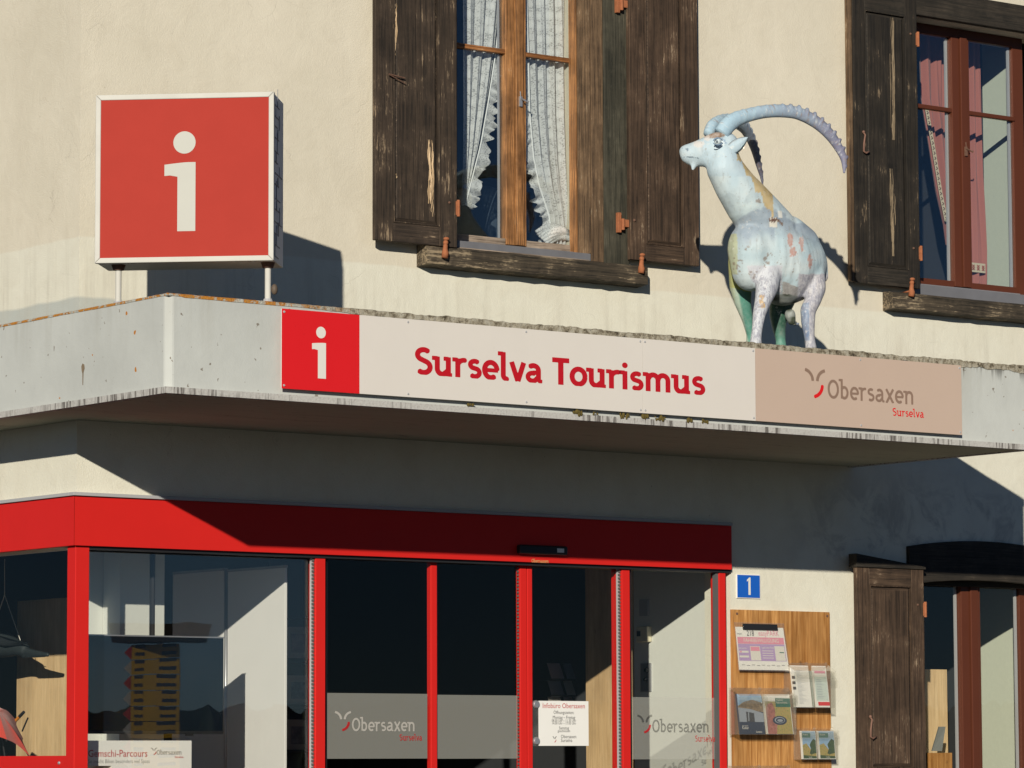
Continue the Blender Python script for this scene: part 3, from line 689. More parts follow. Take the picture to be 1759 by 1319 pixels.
for zz in (fz(1058,382,-.06), fz(1052,4,-.06)):
    obj('hinge', MB().box(xa2-.105, xa2-.075, -.078, -.046, zz-.075, zz+.075).box(xa2-.075, xa2+.005, -.074, -.048, zz-.028, zz+.028).tube([(xa2-.062,-.08,zz-.055),(xa2-.062,-.08,zz+.03)], .014, 8), RUST, sh, bev=.003)
obj('bolt', MB().ball((xa2+.035, -.093, fz(1085,378,-.09)), .012, 8, 6), RUSTD, sh)
shutter_catch(fx(1102,452,-.14), -.14, fz(1102,452,-.14), win1)

# ---- window 2 (upper right)
Yf = .17
p = dict(fl=fx(1560,300,Yf), m0=fx(1635,300,Yf), m1=fx(1665,300,Yf), fr=fx(1742,300,Yf), frw=.12)
W2z = fz(1650, 192, Yf)
win2 = window('b', W2, Yf, WIN_RED, WIN_RED, GLASS_U, p, W2z, handle=fz(1658,258,Yf))
win2['label'] = 'red brown framed window with pink curtains'
obj('casing', MB().box(W2[0]-.1, W2[0], -.035, 0, W2[2]-.04, W2[3]), W_BLACK, win2, bev=.005)
obj('casing', MB().box(W2[1], W2[1]+.17, -.04, 0, W2[2]-.04, W2[3]), W_DARK, win2, bev=.005)
obj('lintel_board', MB().box(W2[0]-.1, W2[1]+.2, -.06, 0, W2[3]+.001, W2[3]+.22), W_BLACKX, win2, bev=.006)
obj('reveal_board', MB().box(W2[1]-.012, W2[1]+.004, -.01, .17, W2[2], W2[3]), W_DARK, win2, bev=.003)
obj('sub_sill', MB().box(W2[0]+.01, W2[1], -.02, .06, W2[2]-.10, W2[2]-.001), SUBS, win2, bev=.004)
sill(fx(1534,505,-.12), fx(1534,505,-.12)+2.15, fz(1540,500,-.10), .15, -.12, win2, W_SILL)
sh = shutter(fx(1468,300,-.10), fx(1578,300,-.10), fz(1520,490,-.10), fz(1520,-10,-.10), -.06, (W_BLACK, W_BLACKX, W_BLACK), house, [(fz(1520,460,-.10), fz(1520,22,-.10))], stile=.125, rail=.12,
        hinges=(fz(1578,435,-.1), fz(1578,68,-.1)), hook=(fx(1482,228,-.1), fz(1482,228,-.1), .15), label='blackened shutter left of the pink curtained window with a worn vertical scar')
scar(sh, 1532, 30, 240, 9, -.0995, 9, .003, BARE_G); scar(sh, 1534, 290, 440, 9, -.0995, 8, .003, BARE_G)
obj('edge_batten', MB().box(fx(1460,300,-.09), fx(1467.5,300,-.10), -.094, -.05, fz(1520,490,-.10)+.01, fz(1520,-10,-.10)), W_JAMB, sh, bev=.003)
shutter_catch(fx(1566,493,-.14), -.14, fz(1566,493,-.14), win2)

# ---- window 3 (lower right) with an arched head
Yf = .17
p = dict(fl=fx(1572,1150,Yf), m0=fx(1650,1150,Yf), m1=fx(1683,1150,Yf), fr=fx(1753,1150,Yf), frw=.12)
W3t = fz(1690, 1003, Yf)
win3 = window('c', (W3[0], W3[1], W3[2], W3t+.08), Yf, WIN_RED, WIN_RED, GLASS, p, .62, handle=None)
win3['label'] = 'red brown framed window with a black arched head beside the notice board'
# arch board, painted black
xc = fx(1692,930,-.03); ha = xc-fx(1561,940,-.03)
zA = fz(1562, 968, -.02)
def archz(x, rise, base): return base+rise*(1-((x-xc)/ha)**2)
top = [(xc+ha-2*ha*i/16, archz(xc+ha-2*ha*i/16, .065, fz(1562,938,-.035))) for i in range(17)]
bot = [(xc-ha+.0+2*ha*i/16, archz(xc-ha+2*ha*i/16, .05, fz(1600,1003,-.02)-.01)) for i in range(17)]
obj('arch_board', MB().prism(bot+top, -.035, .012), W_BLACKX, win3, bev=.006)
obj('head_board', MB().box(W3[0], W3[1], .10, .16, W3t-.03, W3[3]), W_BLACKX, win3)
sh = shutter(fx(1474,1150,-.13), fx(1589,1150,-.13), .62, fz(1530,976,-.13), -.088, (W_BROWN, W_BROWNX, W_BROWN), house, [(.76, fz(1530,1006,-.13))], stile=.13, rail=.12,
        hinges=(fz(1591,1047,-.13),), hook=(fx(1494,1232,-.13), fz(1494,1232,-.13), .15), label='brown shutter with an iron hook standing open beside the notice board')
tp = fz(1475,963,-.13); ts = fz(1586,985,-.13)
obj('shutter_top_shade', MB().prism([(fx(1471,970,-.14), fz(1530,976,-.14)), (fx(1590,970,-.14), fz(1530,976,-.14)), (fx(1590,970,-.14), fz(1530,976,-.14)+.02), (fx(1471,970,-.14), tp+.055)], -.145, -.05), W_BLACKX, sh, bev=.004)  # black wedge stands in for the canopy's shade on the shutter top

# ------------------------------------------------------------------ rooms behind the glass
def room(x0, x1, y0, y1, z0, z1, mats):
    t = .05
    obj('interior_floor', MB().box(x0, x1, y0, y1, z0-t, z0), mats[0], house)
    obj('interior_ceiling', MB().box(x0, x1, y0, y1, z1, z1+t), mats[1], house)
    obj('interior_wall', MB().box(x0-t, x0, y0, y1, z0-t, z1+t), mats[2], house)
    obj('interior_wall', MB().box(x1, x1+t, y0, y1, z0-t, z1+t), mats[3], house)
    obj('interior_wall', MB().box(x0-t, x1+t, y1, y1+t, z0-t, z1+t), mats[4], house)
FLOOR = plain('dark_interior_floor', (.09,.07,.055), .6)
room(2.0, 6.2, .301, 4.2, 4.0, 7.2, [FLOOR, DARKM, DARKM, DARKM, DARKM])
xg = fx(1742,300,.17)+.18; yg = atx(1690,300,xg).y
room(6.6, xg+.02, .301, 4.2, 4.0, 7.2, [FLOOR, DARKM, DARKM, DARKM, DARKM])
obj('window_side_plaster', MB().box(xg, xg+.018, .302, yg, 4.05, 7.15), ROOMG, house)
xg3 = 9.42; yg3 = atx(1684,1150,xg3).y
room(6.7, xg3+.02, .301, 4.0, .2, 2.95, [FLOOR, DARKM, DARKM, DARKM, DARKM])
obj('window_side_plaster', MB().box(xg3, xg3+.018, .302, yg3, .25, 2.9), ROOMG, house)
# shop room (open towards the left show window too)
obj('interior_floor', MB().box(.05, 5.80, .05, 6, -.05, .0), FLOOR, house)
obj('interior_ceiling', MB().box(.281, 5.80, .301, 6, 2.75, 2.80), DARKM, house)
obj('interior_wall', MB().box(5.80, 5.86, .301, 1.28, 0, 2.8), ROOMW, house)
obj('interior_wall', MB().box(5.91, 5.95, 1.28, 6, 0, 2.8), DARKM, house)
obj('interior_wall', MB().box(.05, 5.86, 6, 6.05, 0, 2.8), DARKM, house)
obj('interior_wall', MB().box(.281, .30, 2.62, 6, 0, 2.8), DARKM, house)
obj('timber_post', MB().box(5.80, 5.90, 1.30, 1.90, 0, 2.75), PINE_D, house, bev=.01)

# ------------------------------------------------------------------ shopfront
def shop_piece(name, mb, mat, bev=.003, label=None, parent=None):
    return obj(name, mb, mat, parent or house, bev=bev, label=label)
XE = fx(1257, 940, -.05)
zF0, zF1 = 2.255, 2.585
fas = shop_piece('fascia_panel', MB().zprism([(-.0495,-.05),(XE,-.05),(XE,-.002),(-.0035,-.002)], zF0, zF1), RED, .002, 'long red fascia panel above the shop windows')
shop_piece('fascia_panel', MB().zprism([(-.0515,-.049),(-.0045,-.001),(-.0045,2.7),(-.0515,2.7)], zF0, zF1), RED, .002, 'short red fascia panel on the left side of the corner')
obj('sensor', MB().box(fx(888,940,-.06), fx(970,940,-.06), -.10, -.051, fz(930,953,-.06), fz(930,937,-.06)), BLACK, fas, bev=.012)
obj('sensor_label', MB().rect(fx(957,943,-.102), fx(969,943,-.102), fz(960,949,-.102), fz(960,942,-.102), -.1025), WHITE_M, fas)
fl = MB().box(-.068, XE-.005, -.07, 0, zF1+.001, zF1+.024).box(-.068, -.02, 0, 2.7, zF1+.001, zF1+.024)
shop_piece('metal_flashing', fl, GREYM, .002)
zG1, zG0 = 2.250, .03                    # glass head and foot
YG = .035
obj('head_track', MB().box(.05, 5.69, -.02, .10, 2.232, 2.256), BLACK, house)
def red_post(xa, xb, Y0, Y1, seal=True, z1=2.236, parent=None, nm='door_post'):
    o = obj(nm, MB().box(xa, xb, Y0, Y1, zG0, z1), RED, parent or house, bev=.004)
    if seal:
        mb = MB()
        for k in range(64):
            z = .62+k*.0252; mb.box(xa-.018, xa-.004, Y0+.012, Y0+.03, z, z+.015)
        s_ = obj('brush_seal', mb, SEAL, o); s_['kind'] = 'stuff'
        obj('seal_strip', MB().box(xa-.020, xa-.001, Y0+.026, Y0+.045, zG0, z1), GREYM, o)
    return o
# corner post
cp = obj('corner_post', MB().zprism([(-.022,-.022),(.085,-.022),(.085,.05),(.03,.05),(.03,.085),(-.022,.085)], zG0, 2.254), RED, house, bev=.004)
red_post(fx(542,1150,-.01), fx(559,1150,-.01), -.01, .08)
red_post(fx(1236.5,1150,-.01), fx(1248,1150,-.01), -.01, .09, False)
obj('seal_strip', MB().box(fx(1229.5,1150,.01), fx(1235,1150,.01), .0, .04, zG0, 2.23), plain('dark_grey_seal', (.09,.09,.09), .6), house)
obj('bottom_rail', MB().box(.09, fx(542,1150,-.01), .0, .07, .03, .62), RED, house, bev=.004)
def pane(parent, xa, xb, Y, z0=None, z1=None, m=None):
    return obj('pane', MB().box(xa, xb, Y, Y+.008, z0 if z0 is not None else .12, z1 or 2.235), m or GLASS_D, parent)
# fixed show window, front
sw = obj('show_window', MB().box(.085, .10, .03, .06, .62, 2.235).box(.10, fx(537,1150,.035), .03, .06, 2.222, 2.234), BLACK, house)
pane(sw, .10, fx(540,1150,.035), YG+.01, .62, None, GLASS_S)
# fixed side light beside the sliding door (left)
xs0, xs1 = fx(560,1150,.03), fx(737,1150,.03)
sl1 = obj('side_light', MB().box(xs0-.002, xs0+.01, .03, .07, .1, 2.235), BLACK, house, label='fixed glass panel left of the sliding door')
pane(sl1, xs0+.01, fx(747,1150,.03), YG)
# sliding leaves run just behind
def leaf(xa, xb, Y, label, wa, wb, seal=True):
    d = obj('sliding_door', MB().box(xa, xa+wa, Y-.02, Y+.03, .03, 2.235), RED, house, bev=.004, label=label)
    obj('stile', MB().box(xb-wb, xb, Y-.02, Y+.03, .03, 2.235), RED, d, bev=.004)
    obj('rail', MB().box(xa+wa, xb-wb, Y-.01, Y+.02, .03, .15), RED, d, bev=.004)
    pane(d, xa+wa, xb-wb, Y, .15)
    if not seal: return d
    mb = MB()
    for k in range(64): mb.box(xb-wb-.017, xb-wb-.004, Y-.012, Y-.004, .62+k*.0252, .635+k*.0252)
    s_ = obj('brush_seal', mb, SEAL, d); s_['kind'] = 'stuff'
    return d
YD = .075
dl = leaf(fx(737.5,1150,.05), fx(902.5,1150,.05), .05, 'left sliding door leaf with a plain frosted band', .055, .062)
dr = leaf(fx(903.5,1150,.05), fx(1062,1150,.05), .05, 'right sliding door leaf with the opening hours plate', .045, .012, False)
red_post(fx(1063.5,1150,.04), fx(1083,1150,.0), .0, .13)
sl2 = obj('side_light', MB().box(fx(1083,1150,.03), fx(1085,1150,.03), .03, .07, .1, 2.235), BLACK, house, label='fixed glass panel right of the sliding door')
pane(sl2, fx(1085,1150,.03), fx(1232,1150,.03), YG)
# frosted bands and their lettering
def band(par, pxa, pxb, pyt, pyb, Y):
    xa, xb = fx(pxa,1240,Y), fx(pxb,1240,Y); pm = (pxa+pxb)/2
    return obj('frosted_band', MB().rect(xa, xb, fz(pm,pyb,Y), fz(pm,pyt,Y), Y), FROST, par)
band(sl1, 561, 734, 1191, 1303, YG-.004)
band(dl, 751, 889, 1194, 1303, .046)
band(sl2, 1085.5, 1234, 1198, 1304, YG-.004)
GREY_L = film_mat('light_grey_lettering', (.42,.40,.37), .85); GREY_D = film_mat('dark_grey_lettering', (.05,.05,.05), .52); RED_F = film_mat('red_lettering_film', (.48,.008,.014), .70)
def house_logo(par, Y, pxi, pyi_t, pyi_b, pxt0, pxt1, py_base, cap_px, pxs0, pxs1, pys_base, caps_px, m_grey, m_red, nm='lettering'):
    """calf-like mark, name of the village and the region below it"""
    sc = lambda n_: n_/ (F/ (at(pxt0, py_base, Y)-CAM).dot(_fw))
    mb = MB(); x0 = fx(pxi[0], pyi_b, Y); x1 = fx(pxi[1], pyi_b, Y); zt, zb = fz(pxi[0], pyi_t, Y), fz(pxi[0], pyi_b, Y)
    cap = (zt-zb)*7/9.3
    write(mb, 'logo', x0+(x1-x0)*.27, zb, cap, Y, width=(x1-x0)*1.27, h=.2)
    write(mb, 'Obersaxen', fx(pxt0,py_base,Y), fz(pxt0,py_base,Y), sc(cap_px), Y, width=fx(pxt1,py_base,Y)-fx(pxt0,py_base,Y), h=.22)
    obj(nm, mb, m_grey, par)
    mb = MB(); write(mb, 'logored', x0+(x1-x0)*.27, zb, cap, Y, width=(x1-x0)*1.27, h=.2)
    write(mb, 'Surselva', fx(pxs0,pys_base,Y), fz(pxs0,pys_base,Y), sc(caps_px), Y, width=fx(pxs1,pys_base,Y)-fx(pxs0,pys_base,Y), h=.25)
    obj(nm, mb, m_red, par)
house_logo(sl1, YG-.008, (572,596), 1221, 1254, 604, 713, 1256, 23, 686, 725, 1272, 11, GREY_L, RED_F)
house_logo(sl2, YG-.008, (1092,1114), 1227, 1258, 1120, 1218, 1258, 22, 1194, 1229, 1274, 11, GREY_D, RED_F)
# small print on the red strip above the door
mb = MB(); write(mb, 'Obersaxen', fx(913,966,-.0515), fz(913,966,-.0515), .026, -.0515, h=.3); obj('lettering', mb, paint('gold_print', (.5,.3,.12)), fas)

# left show window on the side wall (x = 0)
swl = obj('show_window', MB().box(-.02, .04, .051, 2.6, .62, .868), RED, house, bev=.004, label='show window on the left side of the corner')
obj('pane', MB().box(.012, .02, .085, 2.59, .868, 2.24), GLASS_D, swl)
obj('bolt', MB().ball((-.021, .17, .82), .012, 8, 6), ALU, swl)

# house number
def on_wall(name, xa, xb, za, zb, Y, mat, label, cat, thick=.006):
    o = obj(name, MB().box(xa, xb, Y, Y+thick, za, zb), mat, None, bev=.0015, org=((xa+xb)/2, Y+thick, za)); return tag(o, label, cat)
xa, xb, za, zb = fx(1265.5,1006,-.01), fx(1306,1006,-.01), fz(1286,1028,-.01), fz(1286,986.5,-.01)
num = on_wall('house_number_plate', xa, xb, za, zb, -.010, WHITE_M, 'small blue enamel plate with a white 1 on the wall', 'house number', .008)
obj('plate_face', MB().box(xa+.006, xb-.006, -.0125, -.0102, za+.006, zb-.006), BLUE, num, bev=.001)
mb = MB(); xm = (xa+xb)/2+.002; h_ = zb-za
P = [(xm-.006, za+h_*.15), (xm+.016, za+h_*.15), (xm+.016, zb-h_*.13), (xm+.002, zb-h_*.13), (xm-.020, zb-h_*.23), (xm-.020, zb-h_*.31), (xm-.006, zb-h_*.25)]
mb.add([(x, -.0132, z) for x, z in P], [tuple(range(len(P)))]); obj('number', mb, WHITE_P, num)

# ------------------------------------------------------------------ signboard along the canopy
YS = B_-.045
sb = empty('signboard', (3.3, B_, 3.16), 'long signboard reading Surselva Tourismus and Obersaxen along the canopy front', 'sign')
zs0, zs1 = 3.163, 3.670
cuts = [fx(483,600,YS), fx(617.5,600,YS), fx(1104,650,YS), fx(1298,660,YS), fx(1652,690,YS)]
obj('red_panel', MB().box(cuts[0]+.006, cuts[1], YS, YS+.004, zs0, zs1), RED_SIGN, sb)
obj('white_edge', MB().box(cuts[0], cuts[0]+.005, YS+.0015, YS+.0035, zs0, zs1), WHITE_P, sb)
obj('white_panel', MB().box(cuts[1]+.0008, cuts[2]-.0012, YS, YS+.004, zs0, zs1), WHITE_SIGN, sb)
obj('white_panel', MB().box(cuts[2]+.0012, cuts[3]-.002, YS, YS+.004, zs0, zs1), WHITE_SIGN, sb)
obj('beige_panel', MB().box(cuts[3]+.002, cuts[4], YS, YS+.004, zs0, zs1), BEIGE_SIGN, sb)
for a, b in ((cuts[0]+.03, cuts[2]-.02), (cuts[2]+.02, cuts[3]-.02), (cuts[3]+.03, cuts[4]-.03)):
    obj('mounting_rail', MB().box(a, b, YS+.0045, B_-.009, zs0+.02, zs0+.06).box(a, b, YS+.0045, B_-.009, zs1-.06, zs1-.02), GREYM, sb)
for px in (488, 701, 904, 1100, 1108, 1294, 1478, 1648):
    for zz in (zs0+.020, zs1-.020):
        x = fx(px, 640, YS); obj('screw', MB().tube([(x,YS,zz),(x,YS-.004,zz)], [.0085,.006], 8), GREYM, sb)
Yl = YS-.0012
mb = MB(); i_mark(mb, fx(536,600,Yl), fx(560,600,Yl), fz(550,650,Yl), fz(550,561,Yl), Yl); obj('lettering', mb, WHITE_P, sb)
mb = MB(); xs_, xe_ = fx(715,640,Yl), fx(1210,650,Yl)
zbase = fz(715, 642.5, Yl); capm = fz(724, 597, Yl)-fz(724, 643.5, Yl)
xmid0, xmid1 = fx(934,640,Yl), fx(948,640,Yl)
write(mb, 'Surselva', xs_-.012, zbase, capm, Yl, width=xmid0-xs_+.0, h=.13, track=-.05, wt=1.32)
write(mb, 'Tourismus', xmid1, zbase, capm, Yl, width=xe_-xmid1, h=.13, track=-.05, wt=1.32)
obj('lettering', mb, RED_TXT, sb)
house_logo(sb, Yl, (1379,1409), 631, 680, 1421, 1570, 684, 33, 1533, 1587, 714, 14, BRGREY, RED_SIGN)

# ------------------------------------------------------------------ square information sign on two posts (built square, then turned 45 degrees)
fl_, fr_ = Vector((-.515,-1.128,0)), Vector((.283,-1.915,0))
ex = (fr_-fl_).normalized(); ex = Matrix.Rotation(math.radians(1.8), 3, 'Z') @ ex; ey = Vector((-ex.y, ex.x, 0)); SW = (fr_-fl_).length+.032; fl_ = fl_-ex*.032
M = Matrix(((ex.x,ey.x,0,fl_.x),(ex.y,ey.y,0,fl_.y),(0,0,1,3.985),(0,0,0,1)))
H = 1.085; T = .40; e = .055
isg = empty('information_sign', (-.12,-1.4,Z_T), 'square red sign with a white i on two white posts above the canopy corner', 'sign')
obj('cabinet', MB().box(.004, SW-.004, .02, T, .004, H-.004), None or paint('white_box_metal', (.74,.74,.74), .5, .08), isg, bev=.006, xf=M)
obj('face', MB().box(e*.55, SW-e*.55, -.004, .0185, e*.55, H-e*.55), RED_OLD, isg, bev=.002, xf=M)
WHITE_D = paint('dull_white_frame', (.52,.51,.47), .7, .14, .1, .1); WHITE_F = paint('dull_white_print', (.47,.47,.43), .8, .05, .04, .1)
def fr(name, poly): 
    return obj(name, MB().prism(poly, -.010, .03), WHITE_D, isg, bev=.005, xf=M)
fr('frame_side', [(0,0),(e*.62,e*.62),(e*.62,H-e*.62),(0,H)]); fr('frame_side', [(SW,0),(SW,H),(SW-e*.62,H-e*.62),(SW-e*.62,e*.62)])
fr('frame_side', [(.001,0),(SW-.001,0),(SW-e*.62-.001,e*.62),(e*.62+.001,e*.62)]); fr('frame_side', [(e*.62+.001,H-e*.62),(SW-e*.62-.001,H-e*.62),(SW-.001,H),(.001,H)])
mb = MB(); s_ = SW/(470-166); i_mark(mb, (287-169)*s_, (340-169)*s_, (446-393)*s_*.985, (446-221)*s_*.985, -.0052); obj('lettering', mb, WHITE_F, isg, xf=M)
mb = MB(); rr = random.Random(8)                           # cracked, lifting foil along the cabinet flank
for k in range(14):
    z = .03+k*.075+rr.random()*.02; a = .03+rr.random()*.05; 
    mb.box(SW-.0035, SW-.0005, a, a+.10+rr.random()*.18, z, z+.004+rr.random()*.004)
    mb.box(SW-.0035, SW-.0005, .06+.02*(k%5)*rr.random()+.05*(k%4), .066+.02*(k%5)*rr.random()+.05*(k%4)+.006, z, z+.05+rr.random()*.10)
fo = obj('peeling_foil', mb, plain('cracked_foil_edges', (.12,.13,.16), .5, 0, .3, 12), isg, xf=M); fo['kind'] = 'stuff'
for px in (200, 455):
    # posts stand below the cabinet
    u = (px-166)/(470-166)*SW
    b = M @ Vector((u, .12, 0))
    mb = MB().tube([(b.x,b.y,Z_T-.004),(b.x,b.y,3.965)], .0195, 14)
    po = obj('post', mb, WHITE_D, isg, smooth=False)
    obj('collar', MB().tube([(b.x,b.y,3.955),(b.x,b.y,3.99)], [.034,.046], 12), RUSTD, po)
    obj('foot_plate', MB().box(b.x-.06,b.x+.06,b.y-.06,b.y+.06,Z_T-.006,Z_T+.012).tube([(b.x,b.y,Z_T+.01),(b.x,b.y,Z_T+.04)], [.036,.027], 12), GREYM, po)
obj('cable_gland', MB().ball((b.x+.03,b.y-.03,Z_T+.10), (.022,.022,.035), 9, 7), plain('brown_plastic', (.10,.075,.055), .6), isg, smooth=True)

# ------------------------------------------------------------------ ibex statue
def remeshed(name, chains, vox, smooth, mats, parent, extra=None):
    """one continuous skin round overlapping spheres along limb chains"""
    mb = MB()
    for ch in chains:
        pts = []
        for q in ch:
            px, py, Y = q[:3]; r = q[3:]
            r = (r[0],)*3 if len(r) == 1 else (r[0], r[1], r[2])
            pts.append((at(px, py, Y), Vector(r)))
        if len(pts) == 1: mb.ball(pts[0][0], pts[0][1], 18, 12); continue
        for i in range(len(pts)-1):
            a, b = pts[i], pts[i+1]; n = max(2, int((a[0]-b[0]).length/(min(a[1].x, b[1].x)*.22)))
            for k in range(n+1):
                t = k/n; mb.ball(a[0].lerp(b[0], t), a[1].lerp(b[1], t), 14, 10)
    if extra: extra(mb)
    me = bpy.data.meshes.new(name); me.from_pydata(mb.v, [], mb.f)
    tmp = bpy.data.objects.new('tmp', me); COL.objects.link(tmp)
    m = tmp.modifiers.new('r', 'REMESH'); m.mode = 'VOXEL'; m.voxel_size = vox; m.use_smooth_shade = True
    m = tmp.modifiers.new('s', 'SMOOTH'); m.factor = .5; m.iterations = smooth
    res = bpy.data.meshes.new_from_object(tmp.evaluated_get(bpy.context.evaluated_depsgraph_get()))
    bpy.data.objects.remove(tmp); bpy.data.meshes.remove(me)
    base = wloc(parent) if parent else Vector((0,0,0))
    return res, base

IB = empty('ibex_statue', (4.95, -1.42, Z_T), 'painted pale blue ibex statue with long curved horns standing on the canopy', 'statue')
def I(px, py, Y, *r): return (px, py, Y)+r
body = [
 [I(1304,430,-1.42,.20,.19,.26), I(1322,440,-1.42,.22,.23,.29), I(1345,455,-1.42,.22,.245,.300), I(1362,456,-1.42,.20,.22,.27), I(1378,455,-1.42,.17,.19,.235)],
 [I(1352,405,-1.42,.15,.16,.15), I(1374,420,-1.42,.14,.15,.14)],
 [I(1330,400,-1.42,.17,.17,.20), I(1308,378,-1.42,.19,.17,.20), I(1286,350,-1.42,.185,.16,.175), I(1264,320,-1.41,.165,.145,.145), I(1246,291,-1.40,.142,.13,.13), I(1243,268,-1.39,.11,.11,.11)],
 [I(1288,428,-1.43,.16,.17,.2), I(1290,460,-1.43,.145,.15,.17)],
 [I(1247,250,-1.38,.100,.092,.100), I(1232,257,-1.35,.112,.095,.128), I(1214,261,-1.30,.096,.083,.110), I(1198,264,-1.25,.078,.070,.094), I(1187,265,-1.22,.064,.062,.082), I(1180,264,-1.20,.052,.054,.070), I(1175,260,-1.185,.034,.042,.046)],
 [I(1236,274,-1.39,.080,.075,.07), I(1218,277,-1.33,.055,.055,.045)],
 [I(1232,234,-1.39,.055,.06,.03), I(1220,238,-1.34,.045,.055,.03)],
 [I(1192,284,-1.25,.026,.022,.022), I(1190,291,-1.25,.013,.012,.014)],
 # near foreleg
 [I(1318,425,-1.47,.11,.09,.15), I(1320,462,-1.52,.10,.09,.12), I(1318,490,-1.56,.085,.08,.10), I(1311,515,-1.60,.062,.06,.07), I(1304,540,-1.62,.048,.048,.05), I(1301,562,-1.63,.041,.040,.040), I(1299,578,-1.64,.040,.039,.034), I(1298,588,-1.645,.046,.044,.03), I(1298,592,-1.645,.050,.046,.022)],
 # far foreleg
 [I(1273,452,-1.26,.10,.09,.14), I(1272,490,-1.22,.085,.08,.09), I(1276,520,-1.22,.062,.06,.06), I(1284,548,-1.22,.044,.042,.045), I(1290,575,-1.22,.034,.034,.034), I(1291,592,-1.22,.045,.042,.03)],
 # near hind leg
 [I(1386,440,-1.48,.12,.08,.16), I(1397,468,-1.54,.095,.075,.13), I(1402,494,-1.58,.073,.07,.09), I(1396,517,-1.60,.062,.06,.06), I(1388,533,-1.60,.060,.055,.055), I(1388,555,-1.60,.052,.050,.05), I(1390,575,-1.60,.042,.040,.040), I(1392,590,-1.60,.042,.040,.03), I(1393,598,-1.60,.048,.044,.02)],
 # far hind leg
 [I(1352,485,-1.28,.12,.09,.14), I(1344,515,-1.26,.105,.08,.09), I(1338,540,-1.26,.075,.065,.07), I(1338,562,-1.26,.052,.048,.05), I(1341,582,-1.26,.038,.036,.036), I(1342,600,-1.26,.044,.042,.03)],
 # rump edge and tail
 [I(1384,418,-1.42,.09,.12,.07), I(1399,442,-1.44,.075,.09,.09), I(1411,452,-1.46,.042,.05,.07), I(1416,474,-1.48,.028,.035,.05)],
 [I(1357,540,-1.40,.04,.045,.045), I(1360,552,-1.40,.03,.035,.03)], [I(1371,556,-1.46,.016,.016,.014), I(1363,558,-1.47,.012,.012,.01)],
]
me, base = remeshed('body', body, .0105, 13, None, IB)
# painted picture on the hide: sky blue, mountains, yellow and green fields, bare primer (all flat paint, in the statue's own side view)
K = 247.6
def side(p):
    f_ = 1-((p.x-4.9)*.605+(p.y+1.4)*.796)/27.7      # the painter stood below the statue, near features sit higher
    return 1323+K*f_*((p.x-4.9)*.796-(p.y+1.4)*.605), 1404-(794.5+K*.962*(p.z-3.716))*f_
def hn(x, y, s):   # cheap smooth value noise
    x /= s; y /= s; xi, yi = math.floor(x), math.floor(y); fx_, fy_ = x-xi, y-yi; fx_ = fx_*fx_*(3-2*fx_); fy_ = fy_*fy_*(3-2*fy_)
    r = lambda a, b: (math.sin(a*127.1+b*311.7)*43758.5453) % 1
    return (r(xi,yi)*(1-fx_)+r(xi+1,yi)*fx_)*(1-fy_)+(r(xi,yi+1)*(1-fx_)+r(xi+1,yi+1)*fx_)*fy_
def lerp3(a, b, t): t = max(0, min(1, t)); return tuple(a[i]+(b[i]-a[i])*t for i in range(3))
def poly_y(pts, x):
    for (a, b), (c, d) in zip(pts, pts[1:]):
        if a <= x <= c: return b+(d-b)*(x-a)/(c-a)
    return pts[0][1] if x < pts[0][0] else pts[-1][1]
M1 = [(1225,345),(1238,333),(1248,326),(1262,336),(1270,350),(1280,330),(1290,320),(1298,322),(1310,330),(1340,345)]
M2 = [(1230,384),(1250,378),(1265,372),(1280,362),(1300,356),(1320,352),(1340,358),(1370,380)]
